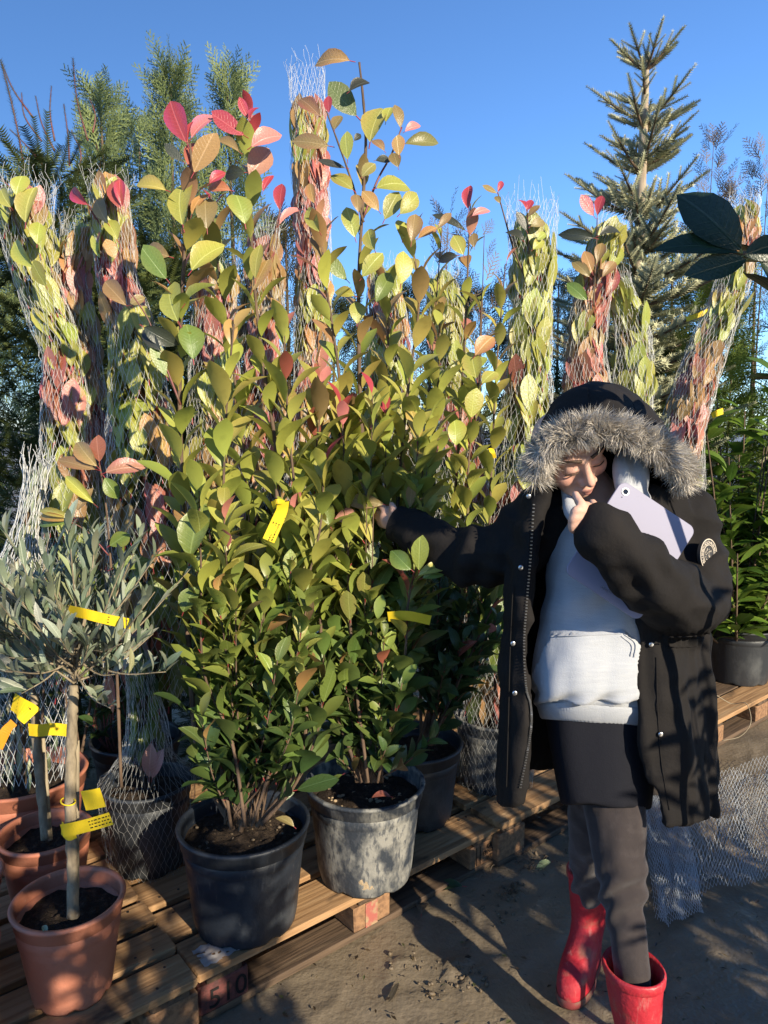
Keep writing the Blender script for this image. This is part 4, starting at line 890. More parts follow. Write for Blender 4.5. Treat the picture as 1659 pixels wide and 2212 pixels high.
lt, _ = laurel((lq.x, lq.y), 1.92, .55, 'glossy green cherry laurel potted on the dark pallet past the coat sleeve', 900, 290, .24, L=(.14, .20))
pot(lt, (lq.x, lq.y), .38, .30, MT['pot_black'], z0=.145, seed=4)
# plants across the path (they shade the lower half of the picture) and the laurel whose twig hangs into view
# ------------------------------------------------------------------ olives
OL = [(.20, .235, .15), (.28, .31, .23), (.11, .145, .10), (.33, .34, .19)]
def olive(c, potd, top_px, label, n=520, rad=.21, crown=None, obj=290, trunk_px=None, stake_px=None, z0=.158, poth=.235, mesh=True, tz=None):
    t = thing('potted_olive', (c[0], c[1], z0), label, 'potted plant', 'small olive trees in terracotta pots')
    sz = pot(t, c, potd, poth, MT['terracotta'], .04, .055, z0=z0, taper=.74, seed=R.uniform(0, 6))
    C = cr(trunk_px, 8); v_, f_ = tube(C, np.linspace(.0135, .0115, len(C)) * (1 + .06 * NR.standard_normal(len(C))), 10, True, .04); npmesh('trunk', v_, f_, MT['olive_bark'], t)
    if stake_px is not None:
        v_, f_ = tube(np.array(stake_px), .0065, 8); npmesh('stake', v_, f_, MT['stake'], t)
    pl = Plant(t, 'olive', limit=obj); cc = np.array(crown); b0 = C[-1]
    for k in range(n // 13):
        a = R.uniform(0, 6.28); el = R.uniform(-.65, 1.45); q = rad * R.uniform(.55, 1.12)
        e = cc + np.array([math.cos(a) * math.cos(el) * q * 1.05, math.sin(a) * math.cos(el) * q, math.sin(el) * q * 1.0])
        s0 = b0 + (cc - b0) * R.uniform(0, .8); m = (s0 + e) / 2 + np.array([0, 0, -.02])
        Cb = cr([s0, m, e], 5); v_, f_ = tube(Cb, np.linspace(.003, .0011, len(Cb)), 5); npmesh('twig', v_, f_, MT['olive_bark'], t)
        td = e - m; td /= np.linalg.norm(td); td = td + np.array([0, 0, .85])
        for i in range(13):
            f = R.uniform(.35, 1.0); i0 = min(len(Cb) - 2, int(f * (len(Cb) - 1))); p = Cb[i0] + (Cb[i0 + 1] - Cb[i0]) * R.random()
            b_ = R.uniform(0, 6.28); sd = np.array([math.cos(b_), math.sin(b_), 0]); d = td * .9 + sd * .6
            pl.leaf(p, d, -sd + td + np.array([0, -.3, 0]), R.uniform(.05, .078), jit(OL[R.choices(range(4), (4, 4, 3, 1))[0]]))
    pl.finish(); return t
olive((-.75, 1.645), .245, None, 'olive standard with silvery crown in the terracotta pot at the pallet corner', 780, .25, V(178, 1345, 1.76), 290,
      [V(158, 1980, 1.72), V(156, 1850, 1.72), V(152, 1700, 1.735), V(156, 1560, 1.75), V(160, 1480, 1.75)], [V(165, 1975, 1.745), V(166, 1600, 1.765)])
olive((-.94, 1.94), .235, None, 'olive standard with grey stake in the terracotta pot behind the corner one', 420, .22, V(45, 1340, 2.05), 230,
      [V(100, 1812, 2.02), V(88, 1700, 2.03), V(78, 1590, 2.04), V(75, 1500, 2.04)], [V(109, 1815, 2.04), V(92, 1590, 2.06)])
olive((-1.08, 1.72), .235, None, 'olive in terracotta pot mostly cut off beside the pallet edge', 260, .18, Vector((-1.08, 1.74, 1.08)), 150, [Vector((-1.08, 1.72, .34)), Vector((-1.085, 1.72, .7)), Vector((-1.08, 1.73, .95))])
olive((-.955, 1.46), .235, None, 'olive in terracotta pot at the front of the pallet, mostly out of view', 180, .16, Vector((-1.0, 1.46, 1.12)), 120, [Vector((-.955, 1.46, .34)), Vector((-.97, 1.46, .7)), Vector((-1.0, 1.46, 1.0))])
# netted olive in the big terracotta pot
t, pl = rolled([(60, 1680), (60, 1600), (55, 1450), (50, 1330), (45, 1240), (55, 1150), (75, 1060), (80, 1020)], [70, 85, 100, 95, 62, 28, 24, 26], 2.3, 'netted olive in the wide terracotta pot with a twisted white net neck', 150, 0, base=Vector((-1.13, 2.22, .158)), kind='olive', greens=OL, N=30, rowh=.03, rs=.0009, Ls=(.045, .065), top_net=.02)
pot(t, (-1.13, 2.22), .36, .27, MT['terracotta'], .05, .05, z0=.158, taper=.78)
# ------------------------------------------------------------------ labels on the plants
def strip(label, P, width, mat='tag', upv=(0, 0, 1), text=True, cat='plant tag', name='plant_tag', group='yellow nursery tags', lines=3, tspan=(.62, .95)):
    """ribbon along world points; width along upv"""
    C = cr(P, 6); n = len(C); up = np.array(upv, dtype=float); T = np.gradient(C, axis=0); T /= np.linalg.norm(T, axis=1)[:, None]
    W = up - T * (T @ up)[:, None]; W /= np.linalg.norm(W, axis=1)[:, None]; Nn = np.cross(T, W); th = .0004
    rings = [np.array([C[i] - W[i] * width / 2 - Nn[i] * th, C[i] + W[i] * width / 2 - Nn[i] * th, C[i] + W[i] * width / 2 + Nn[i] * th, C[i] - W[i] * width / 2 + Nn[i] * th]) for i in range(n)]
    v_, f_ = loft(rings); o = npmesh(name, v_, f_, MT[mat], None, False, origin=Vector(C[n // 2])); tag(o, label, cat, group)
    if text:
        mb = MB(); s = 1 if Nn[n // 2][1] < 0 else -1; i0, i1 = int(n * tspan[0]), min(n - 1, int(n * tspan[1]))
        for k in range(lines):
            f = (k + 1) / (lines + 1) - .5; x = i0
            a = C[i0]; b = C[i1]; d = b - a; pos = 0.0
            while pos < .96:
                l = R.uniform(.05, .14); w0 = W[i0] * width * f; hh = W[i0] * width * .045; nn = Nn[i0] * s * (th + .0004)
                p = a + d * pos + w0 + nn; q = a + d * min(1, pos + l) + w0 + nn; mb.add([p - hh, q - hh, q + hh, p + hh], [(0, 1, 2, 3)]); pos += l + R.uniform(.03, .07)
        mb.build('print', MT['ink'], o, False)
    return o
strip('yellow tag with printed lines hanging from the middle photinia stem', [V(612, 1085, 1.88), V(608, 1105, 1.86), V(595, 1135, 1.85), V(580, 1168, 1.845)], .032, upv=(1, 0, .35))
strip('small folded yellow band round the middle photinia stem', [V(588, 1092, 1.9), V(600, 1086, 1.885), V(613, 1090, 1.90)], .020, text=False)
strip('wide yellow tag buried in the silvery olive crown', [V(148, 1318, 1.70), V(180, 1325, 1.66), V(215, 1334, 1.655), V(250, 1342, 1.655), V(283, 1348, 1.66)], .024)
strip('yellow tag low in the tall photinia beside the grey sleeve end', [V(838, 1332, 1.98), V(880, 1330, 1.96), V(930, 1340, 1.96)], .026, text=False)
strip('long yellow tag wrapped on the front olive trunk', [V(134, 1795, 1.69), V(160, 1790, 1.675), V(200, 1780, 1.67), V(240, 1768, 1.665)], .030)
strip('torn yellow loop round the front olive trunk', [V(133, 1788, 1.715), V(145, 1800, 1.70), V(160, 1795, 1.69)], .034, text=False)
strip('plain squarish yellow plate hanging beside the front olive trunk', [V(180, 1730, 1.70), V(200, 1727, 1.69), V(222, 1722, 1.685)], .046, text=False)
mb = MB(); C = np.array([V(147 + 16 * math.cos(a), 1731 + 9 * math.sin(a), 1.715 - .018 * math.sin(a)) for a in np.linspace(0, 2 * math.pi, 20)]); v_, f_ = tube(C, .0018, 6); mb.add(v_, f_)
o = mb.build('cord_loop', MT['tag'], None, True, V(147, 1731, 1.715)); tag(o, 'twisted yellow cord tied round the front olive trunk', 'cord')
strip('yellow tag round the second olive trunk and its stake', [V(62, 1576, 2.0), V(85, 1578, 1.99), V(115, 1575, 1.99), V(147, 1578, 2.0)], .034, text=False)
strip('faded yellow tag hanging among the second olive leaves', [V(28, 1515, 2.0), V(48, 1530, 1.99), V(70, 1548, 2.0)], .055, text=True, lines=4, tspan=(.3, .9))
strip('plain orange ribbon hanging by the second olive', [V(30, 1560, 1.95), V(12, 1580, 1.94), V(-5, 1615, 1.94)], .028, 'tag_orange', upv=(1, 0, .2), text=False, group='orange ribbons')
strip('orange printed label hanging behind the fur hood', [V(1362, 855, 2.6), V(1380, 875, 2.58), V(1397, 895, 2.58), V(1413, 920, 2.6)], .035, 'tag_orange', upv=(1, 0, .5), lines=2, group='orange ribbons', tspan=(.2, .8))
strip('thin yellow tie knotted on the thuja', [V(1482, 690, 3.3), V(1505, 682, 3.28), V(1530, 672, 3.3)], .022, text=False)
strip('small yellow tag on the leaning netted plant', [V(1538, 898, 2.9), V(1550, 892, 2.88), V(1562, 888, 2.9)], .024, text=True, lines=2, tspan=(.3, .9))
strip('tiny yellow tag glowing beside the sleeve netting', [V(1060, 968, 2.6), V(1064, 978, 2.59), V(1067, 990, 2.6)], .018, upv=(1, 0, 0), text=False)
# ------------------------------------------------------------------ fallen leaves, net and rubbish on the ground
def fallen(u, v, u1, v1, col, label, L=None, kind='photinia', lift=.012):
    a = G(u, v, .006); b = G(u1, v1, .006); d = b - a; l = L or d.length * 1.05
    me = LM[kind][R.randrange(len(LM[kind]))]; o = bpy.data.objects.new('fallen_leaf', me); COL.objects.link(o)
    o.matrix_basis = Matrix(frame_mats([a + Vector((0, 0, lift))], [d + Vector((0, 0, .0))], [(R.uniform(-.2, .2), -.25, 1)], [l])[0].tolist()); o.color = (*col, 1); tag(o, label, 'leaf', 'fallen leaves on the mud')
fallen(910, 1988, 912, 1942, (.22, .17, .11), 'tan fallen leaf standing on edge beside the pallet', .10)
fallen(1008, 1922, 945, 1918, (.045, .085, .04), 'dark green fallen leaf lying beside the pallet foot', .105)
fallen(1195, 1868, 1165, 1876, (.30, .36, .18), 'pale green torn leaf on the wet mud near the red boot', .07)
fallen(862, 2120, 838, 2165, (.06, .05, .035), 'dark withered leaf in the sunlit mud', .075, 'olive', -.001)
fallen(88, 2008, 100, 2030, (.26, .32, .2), 'small pale leaf', .03)
bpy.data.objects[[o.name for o in bpy.data.objects if o.get('label') == 'small pale leaf'][0]].location = V(92, 1998, 1.66); 
[o for o in bpy.data.objects if o.get('label') == 'small pale leaf'][0]['label'] = 'small pale leaf lying on the soil of the front olive pot'
def debris():
    mb = MB()
    for (u, v, r, n) in ((1145, 1868, .05, 26), (1105, 1925, .05, 22), (1010, 2110, .06, 34), (880, 2080, .05, 16), (930, 2145, .04, 12), (1080, 1980, .05, 10), (1240, 1830, .1, 10)):
        for _ in range(n):
            c = G(u + R.gauss(0, r * 420), v + R.gauss(0, r * 260)); s = R.uniform(.002, .007)
            rm = Matrix.Rotation(R.uniform(0, 3), 3, (R.random(), R.random(), R.random() + .1)); v_, f_ = ellipsoid((c.x, c.y, s * .3), s * R.uniform(.8, 1.8), s, s * .7, 7, 5, rm); mb.add(v_ + NR.standard_normal(v_.shape) * s * .14, f_)
    o = mb.build('mud_clods', MT['clod']); o['kind'] = 'stuff'
    tag(o, 'loose lumps of dark mud scattered by the pallet', 'mud')
    mb = MB()
    for (u, v, n) in ((1145, 1865, 26), (1108, 1930, 22), (1065, 1895, 6)):
        for _ in range(n):
            c = G(u + R.gauss(0, 10), v + R.gauss(0, 10)); a = R.uniform(0, 6.28); l = R.uniform(.02, .06)
            e = c + Vector((math.cos(a) * l, math.sin(a) * l, R.uniform(.0, .02))); v_, f_ = tube(cr([c + Vector((0, 0, .004)), (c + e) / 2 + Vector((0, 0, .012)), e + Vector((0, 0, .003))], 3), .0011, 4); mb.add(v_, f_)
    o = mb.build('dead_grass', MT['clod']); o['kind'] = 'stuff'; tag(o, 'trampled dead grass tufts on the mud', 'grass')
debris()
def litter():
    mb = MB()
    for _ in range(230):
        u, v = R.uniform(520, 1640), R.uniform(1830, 2230); c = G(u, v)
        if not (.0 < (Vector((c.x, c.y, 0)) - FP).dot(-E2) or c.x > .55): continue
        a = R.uniform(0, 6.28); l = R.uniform(.003, .012); w_ = l * R.uniform(.2, .6); dx, dy = math.cos(a), math.sin(a); z = .004 + R.random() * .003
        mb.add([(c.x - dx * l, c.y - dy * l, z), (c.x + dy * w_, c.y - dx * w_, z + .002), (c.x + dx * l, c.y + dy * l, z), (c.x - dy * w_, c.y + dx * w_, z + .002)], [(0, 1, 2, 3)], R.choice(((.05, .035, .02), (.10, .07, .04), (.16, .12, .06), (.03, .022, .015), (.09, .10, .04))))
    o = mb.build('ground_litter', MT['leafc'], None, False); o['kind'] = 'stuff'; tag(o, 'tiny flakes of bark and leaf trodden into the mud', 'litter')
litter()
def ground_net():
    """flattened net bag: two layers of diamonds draped in folds"""
    t = thing('net_bag', G(1500, 1850), 'discarded pale net bag crumpled on the mud behind the red boots', 'net')
    def sheet(corner, nx_, ny_, amp, lay, name, fold):
        # corner: 4 px pts (a,b,c,d) a-b along rows
        a, b, c, d = [np.array(G(*p)) for p in corner]; Pv = np.zeros((nx_ + 1, ny_ + 1, 3))
        for i in range(nx_ + 1):
            for j in range(ny_ + 1):
                u = (i + .5 * (j % 2)) / nx_; v = j / ny_
                p = a * (1 - u) * (1 - v) + b * u * (1 - v) + c * u * v + d * (1 - u) * v
                hgt = amp * (abs(noise.noise(Vector((u * fold * .5, v * 1.6, lay * 3.3)))) + .12 * abs(noise.noise(Vector((u * fold * 1.5, v * 3, lay)))))
                q = noise.noise(Vector((u * 4, v * 4, 7 + lay))) * .012
                Pv[i, j] = p + np.array([q, q * .7, .012 + hgt + lay * .01])
        I, J = np.meshgrid(np.arange(1, nx_), np.arange(ny_), indexing='ij'); I = I.ravel(); J = J.ravel(); par = J % 2
        P0 = Pv[I, J]; q1 = Pv[np.where(par == 0, I, I + 1), J + 1]; q2 = Pv[np.where(par == 0, I - 1, I), J + 1]
        vs, fs = seg_tubes(np.concatenate([P0, P0]), np.concatenate([q1, q2]), .0006); npmesh(name, vs, fs, MT['net_ground'], t, False)
    sheet([(1395, 1740), (1480, 1730), (1520, 1985), (1420, 2020)], 22, 44, .05, 0, 'net_end', 6); sheet([(1385, 1745), (1470, 1730), (1515, 1980), (1412, 2012)], 22, 44, .07, 1, 'net_end', 7)
    sheet([(1440, 1730), (1760, 1660), (1760, 1905), (1450, 1960)], 40, 26, .10, 0, 'net_spread', 7); sheet([(1440, 1720), (1760, 1650), (1760, 1890), (1460, 1950)], 40, 26, .14, 1, 'net_spread', 9)
ground_net()
mb = MB(); v_, f_ = tube(cr([V(1545, 1500, 3.3), V(1580, 1520, 3.3), V(1612, 1520, 3.25), V(1622, 1560, 3.2), V(1600, 1590, 3.2), V(1560, 1600, 3.2)], 8), .0016, 5); mb.add(v_, f_)
tag(mb.build('string', MT['stake'], None, True, V(1600, 1550, 3.25)), 'loose pale string curling over the dark pallet', 'string')
# ------------------------------------------------------------------ the person
MT['skin'] = mk('skin', attr='col', rough=.58, spec=.35, sss=.06, layers=[((.50, .24, .17), 30, .5, .72, .4), ((.40, .20, .14), 160, .62, .72, .35)], bump=[(220, .15), (700, .1)], bdist=.004)
MT['parka'] = mk('parka', (.0105, .0092, .009), .88, .2, layers=[((.016, .0135, .0125), 7, .45, .65, .7)], bump=[(40, .22), (130, .2), (900, .2)], bdist=.006)
MT['hoodie'] = mk('hoodie', (.35, .365, .395), .9, .2, sheen=.15, layers=[((.42, .43, .45), (22, 22, 190), .48, .64, .35, 2.0), ((.27, .28, .31), (16, 16, 240), .60, .72, .25, 2.0)], bump=[(22, .15), (420, .25)], bdist=.006)
MT['skirt'] = mk('skirt', (.008, .0085, .013), .9, .2, bump=[(20, .2), (500, .2)])
MT['trousers'] = mk('trousers', (.029, .022, .022), .85, .3, sheen=.2, layers=[((.05, .04, .039), 40, .5, .7, .5)], bump=[(24, .22), (600, .25)], bdist=.008)
MT['boot'] = mk('boot', (.38, .015, .027), .4, .5, layers=[((.34, .035, .04), 14, .5, .7, .7), ((.42, .17, .15), (70, 70, 16), .60, .70, .55, 7.0), ((.20, .12, .08), 20, .56, .72, .65, 7.0)], bump=[(18, .3), (90, .25)], rvar=(12, .42, .75))
MT['boot_sole'] = mk('boot_sole', (.20, .035, .035), .6, layers=[((.14, .10, .07), 30, .45, .62, .8)])
MT['fur'] = mk('fur', attr='col', rough=.6, spec=.3, trans=.15)
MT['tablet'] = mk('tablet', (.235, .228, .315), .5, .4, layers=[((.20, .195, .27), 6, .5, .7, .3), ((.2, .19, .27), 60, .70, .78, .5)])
MT['glass'] = mk('glass', (.01, .012, .016), .1, .6); MT['steel'] = mk('steel', (.55, .55, .56), .3, metal=1.0); MT['brow'] = mk('brow', (.06, .035, .022), .8)
MT['rubber'] = mk('rubber', (.03, .028, .028), .6); MT['badge_line'] = mk('badge_line', (.60, .52, .42), .6)
foot = G(1300, 2290)
person = thing('person', (foot.x, foot.y, 0), 'person in black fur-hooded parka, pale grey hoodie and red rubber boots touching the photinia', 'person')
def arr(l): return [V(*p) for p in l]
# --- head frame
roll, pitch = math.radians(-20), math.radians(36)
HR = np.array(Matrix.Rotation(roll, 3, 'Y') @ Matrix.Rotation(.10, 3, 'Z') @ Matrix.Rotation(pitch, 3, 'X')) @ np.array([[-1, 0, 0], [0, -1, 0], [0, 0, 1.]]).T
HC = np.array(V(1263, 1003, 1.622)) - HR @ np.array([0, .085, .0])
def hp(x, y, z): return HR @ np.array([x, y, z]) + HC
body = MB()
def bell(c, rx, ry, rz): v_, f_ = ellipsoid((0, 0, 0), rx, ry, rz, 28, 20); body.add((v_ + np.array(c)) @ HR.T + HC, f_)
def bcap(pts, rad, n=14): v_, f_ = capsules(pts, rad, n); body.add(v_, f_)
bell((0, -.010, .002), .072, .088, .060); bell((0, .026, -.030), .064, .064, .080); bell((0, .060, -.092), .026, .024, .022); bell((0, .045, -.080), .044, .042, .034)
for s in (-1, 1):
    bell((s * .038, .062, -.034), .025, .022, .028); bell((s * .031, .074, .000), .0165, .0135, .013)
    bcap([hp(s * .012, .086, .016), hp(s * .033, .083, .021), hp(s * .052, .068, .012)], [.008, .0085, .007]); bell((s * .0135, .096, -.043), .0085, .010, .008); bell((s * .076, -.008, -.012), .010, .022, .03)
    bcap([hp(s * .018, .0865, -.008), hp(s * .031, .0885, -.0055), hp(s * .045, .081, -.009)], [.004, .0048, .0035], 10)
bcap([hp(0, .085, .012), hp(0, .097, -.012), hp(0, .110, -.036)], [.008, .0088, .011]); bell((0, .030, .036), .060, .050, .042)
bcap([hp(-.024, .078, -.069), hp(-.008, .0935, -.0655), hp(.008, .0935, -.0655), hp(.024, .078, -.069)], [.004, .0062, .0062, .004]); bcap([hp(-.020, .078, -.074), hp(0, .0925, -.078), hp(.020, .078, -.074)], [.004, .0072, .004])
bcap([hp(0, -.02, -.06), V(1305, 1100, 1.80), V(1310, 1160, 1.84)], [.055, .056, .07])
# torso, arms, legs under the clothes
bcap(arr([(1310, 1180, 1.84), (1310, 1330, 1.84), (1300, 1480, 1.83), (1300, 1580, 1.83)]), [.10, .10, .105, .10]); bcap(arr([(1200, 1130, 1.84), (1310, 1110, 1.86), (1440, 1130, 1.82)]), [.045, .05, .045])
bcap(arr([(1450, 1130, 1.80), (1495, 1220, 1.76), (1482, 1300, 1.665), (1390, 1250, 1.565), (1310, 1165, 1.515), (1272, 1122, 1.515)]), [.045, .042, .04, .037, .030, .026])
bcap(arr([(1190, 1130, 1.82), (1060, 1198, 1.87), (985, 1190, 1.93), (905, 1152, 1.98), (856, 1126, 2.02)]), [.045, .042, .038, .03, .024])
bcap(arr([(1325, 1620, 1.80), (1330, 1850, 1.73), (1348, 1980, 1.70), (1368, 2140, 1.66), (1372, 2290, 1.63)]), [.06, .042, .033, .028, .028]); bcap(arr([(1290, 1620, 1.84), (1280, 1830, 1.95), (1270, 1930, 2.03), (1268, 2010, 2.05), (1266, 2070, 2.055)]), [.06, .040, .032, .028, .028])
# hand at the chin
def finger(pts, rad): bcap([V(*p) for p in pts], rad, 12)
body_h = ((1264, 1116, 1.518), .026); v_, f_ = ellipsoid(V(1263, 1118, 1.520), .027, .024, .034, 18, 14); body.add(v_, f_)
finger([(1270, 1112, 1.505), (1258, 1092, 1.500), (1250, 1080, 1.508), (1243, 1068, 1.52)], [.0105, .010, .0092, .008])
finger([(1264, 1106, 1.50), (1247, 1102, 1.490), (1240, 1112, 1.496), (1246, 1122, 1.508)], [.0105, .0105, .0095, .008])
finger([(1260, 1118, 1.50), (1242, 1117, 1.492), (1236, 1127, 1.498), (1244, 1136, 1.51)], [.0105, .0102, .0092, .008])
finger([(1256, 1130, 1.502), (1240, 1131, 1.498), (1236, 1141, 1.504), (1244, 1148, 1.515)], [.010, .0095, .0088, .0075])
finger([(1276, 1112, 1.53), (1284, 1098, 1.545), (1280, 1086, 1.56)], [.0115, .0105, .009])
# hand on the plant
v_, f_ = ellipsoid(V(842, 1119, 2.025), .030, .020, .034, 18, 14); body.add(v_, f_)
finger([(836, 1108, 2.02), (826, 1096, 2.02), (815, 1086, 2.03), (806, 1080, 2.05)], [.0105, .0098, .009, .0075]); finger([(832, 1116, 2.03), (820, 1107, 2.04), (810, 1100, 2.055), (806, 1094, 2.07)], [.0105, .0098, .009, .0075])
finger([(832, 1126, 2.03), (820, 1120, 2.045), (812, 1114, 2.06), (812, 1106, 2.075)], [.010, .0095, .0088, .0075]); finger([(834, 1136, 2.03), (824, 1133, 2.045), (818, 1127, 2.06)], [.0092, .0085, .007])
finger([(848, 1112, 2.005), (850, 1099, 1.995), (846, 1090, 2.0)], [.0115, .0105, .0085])
bv, bn, bf = vox(body, .0041, 2, .4)
loc = (bv - HC) @ HR
col = np.tile(np.array([.56, .335, .25]), (len(bv), 1))
def paint(c, r, colr, amt=1.0):
    d = np.sqrt((((loc - np.array(c)) / np.array(r)) ** 2).sum(1)); k = np.clip(1.4 - d, 0, 1)[:, None] * amt; col[:] = col * (1 - k) + np.array(colr) * k
for s in (-1, 1): paint((s * .04, .07, -.034), (.026, .03, .024), (.56, .25, .19), .6); paint((s * .031, .088, -.003), (.017, .02, .009), (.36, .19, .15), .7)
paint((0, .11, -.04), (.016, .016, .016), (.58, .27, .21), .6); paint((0, .092, -.067), (.021, .014, .0055), (.42, .14, .12), .9); paint((0, .092, -.078), (.017, .014, .0065), (.50, .18, .16), .9); paint((0, .09, -.0725), (.024, .02, .0016), (.22, .08, .07), .8)
npmesh('body', bv, bf, MT['skin'], person, True, col)
bodyo = bpy.data.objects[[o.name for o in person.children if o.name.startswith('body')][0]]
for s in (-1, 1):
    C = cr([hp(s * .012, .0945, .020), hp(s * .032, .092, .0275), hp(s * .054, .072, .018)], 5); v_, f_ = tube(C, np.linspace(.0042, .0018, len(C)), 7); npmesh('eyebrow', v_, f_, MT['brow'], bodyo)
    C = cr([hp(s * .017, .0900, -.0115), hp(s * .031, .0935, -.0105), hp(s * .047, .0835, -.012)], 5); v_, f_ = tube(C, [.0008] + [.0016] * (len(C) - 2) + [.0008], 6); npmesh('eyelash', v_, f_, MT['brow'], bodyo)

# --- parka
def shell_surf(levels, nu=44, nv=40, th=.011):
    Lv = [cr([tuple(V(*p)) for p in lv], 8) for lv in levels]; K = len(Lv[0]); grid = np.stack([cr([L_[k] for L_ in Lv], 10) for k in range(K)], 1)   # (rows, K, 3)
    du = np.gradient(grid, axis=1); dv = np.gradient(grid, axis=0); n = np.cross(du, dv); n /= np.linalg.norm(n, axis=2)[..., None] + 1e-9
    a = grid + n * th; b = grid - n * th; m, k = grid.shape[:2]; vs = np.concatenate([a.reshape(-1, 3), b.reshape(-1, 3)]); o = m * k; fs = []
    for i in range(m - 1):
        for j in range(k - 1):
            q = i * k + j; fs.append((q, q + 1, q + k + 1, q + k)); fs.append((o + q, o + q + k, o + q + k + 1, o + q + 1))
    for i in range(m - 1):
        for j in (0, k - 1): q = i * k + j; fs.append((q, q + k, o + q + k, o + q) if j == 0 else (q + k, q, o + q, o + q + k))
    for j in range(k - 1):
        for i in (0, m - 1): q = i * k + j; fs.append((q + 1, q, o + q, o + q + 1) if i == 0 else (q, q + 1, o + q + 1, o + q))
    return vs, fs
coat = MB()
lv = [[(1185,1062,1.70),(1162,1066,1.70),(1138,1085,1.80),(1210,1050,1.93),(1400,1050,1.93),(1498,1085,1.80),(1445,1062,1.70),(1398,1052,1.685)],
      [(1156,1200,1.672),(1130,1200,1.69),(1112,1205,1.80),(1170,1190,1.96),(1420,1190,1.97),(1525,1200,1.81),(1462,1200,1.69),(1378,1200,1.665)],
      [(1140,1380,1.668),(1115,1380,1.70),(1103,1385,1.80),(1170,1360,1.96),(1420,1360,1.97),(1518,1380,1.82),(1460,1380,1.69),(1380,1380,1.668)],
      [(1142,1560,1.665),(1112,1562,1.70),(1090,1565,1.80),(1165,1530,1.99),(1430,1530,2.0),(1535,1570,1.83),(1472,1575,1.68),(1384,1570,1.655)],
      [(1120,1732,1.668),(1103,1738,1.70),(1086,1730,1.79),(1150,1665,2.0),(1440,1690,2.0),(1542,1756,1.84),(1500,1778,1.69),(1432,1788,1.655)]]
v_, f_ = shell_surf(lv); coat.add(v_, f_)
def ccap(pts, rad, n=20): v_, f_ = capsules(arr(pts), rad, n, 6); coat.add(v_, f_)
ccap([(1475, 1115, 1.79), (1502, 1205, 1.76), (1496, 1290, 1.69), (1470, 1300, 1.645), (1400, 1246, 1.555), (1338, 1183, 1.515), (1300, 1150, 1.505)], [.070, .066, .073, .077, .066, .056, .053])
ccap([(1180, 1120, 1.81), (1110, 1180, 1.84), (1040, 1202, 1.88), (985, 1195, 1.93), (920, 1162, 1.97), (884, 1142, 2.0)], [.080, .083, .072, .064, .055, .052])
ccap([(1160, 1118, 1.81), (1230, 1085, 1.86), (1310, 1080, 1.88), (1410, 1082, 1.86), (1475, 1112, 1.80)], [.062, .055, .05, .06, .07])
ccap([(1436, 1776, 1.668), (1500, 1768, 1.70), (1536, 1748, 1.80)], [.016, .017, .016])                                      # rolled hem
ccap([(1386, 1400, 1.668), (1384, 1500, 1.664), (1388, 1600, 1.66), (1405, 1690, 1.66)], [.012] * 4); ccap([(1428, 1385, 1.675), (1434, 1500, 1.668), (1440, 1640, 1.665), (1462, 1760, 1.665)], [.012, .012, .012, .011])
cv, cn, cf = vox(coat, .0072, 4, .5)
def topx(P):
    d = P[:, 2] - CAM_H; z = P[:, 1] * _c - d * _s; y = P[:, 1] * _s + d * _c; return 829.5 + FPX * P[:, 0] / z, 1106 - FPX * y / z, z
cu_, cvv, cz = topx(cv)
torso = np.clip((cvv - 1330) / 80, 0, 1) * (cu_ > 1060)
arm = 1 - torso
dsp = torso * (nz(cv, (13, 13, 2.6), 1.0) * .015 + nz(cv, (34, 34, 7), 4.0) * .008 + nz(cv, (20, 20, 22), 9.0) * .005) 
rid = 1 - 2 * np.abs(nz(cv, (9, 9, 15), 2.0)); dsp += arm * (np.clip(rid, -.4, 1) * .010 + nz(cv, 26, 6.0) * .006)
fore = np.exp(-((cu_ - 1390) / 70) ** 2 - ((cvv - 1260) / 80) ** 2); dsp += fore * .009 * np.sin((cu_ * .8 - cvv * .55) * .09)
dsp += np.exp(-((cvv - 1385) / 26) ** 2) * (cu_ > 1430) * .005 * np.sin(cu_ * .42)                # gathered waist
lf = np.exp(-((cu_ - 1010) / 60) ** 2) * (cvv > 1100) * (cvv < 1280); dsp += lf * .008 * np.sin(cu_ * .09 + cvv * .02)
cv = cv + cn * dsp[:, None]
coat_o = npmesh('coat', cv, cf, MT['parka'], person)
cu_, cvv, cz = topx(cv)
def surf(u, v, lift=.002):
    k = (np.abs(cu_ - u) < 7) & (np.abs(cvv - v) < 7)
    return V(u, v, (cz[k].min() if k.any() else 1.66) - lift)
# sleeve cuffs: dark openings
for a, b, r_ in (((1304, 1154, 1.509), (1289, 1137, 1.505), .053), ((890, 1145, 1.995), (856, 1130, 2.02), .050)):
    C = np.array([V(*a), V(*b)]); C = cr([C[0], (C[0] + C[1]) / 2, C[1]], 3); v_, f_ = tube(C, r_, 26, False); T_ = (C[-1] - C[0]); T_ /= np.linalg.norm(T_)
    v2, f2 = tube(C[::-1], r_ - .006, 26, False); mb = MB(); mb.add(v_, f_); mb.add(v2, f2); v3, f3 = tube(np.array([C[-1], C[-1] + T_ * .0005]), [r_, r_ - .006], 26, False); mb.add(v3, f3); mb.build('cuff', MT['parka'], coat_o)
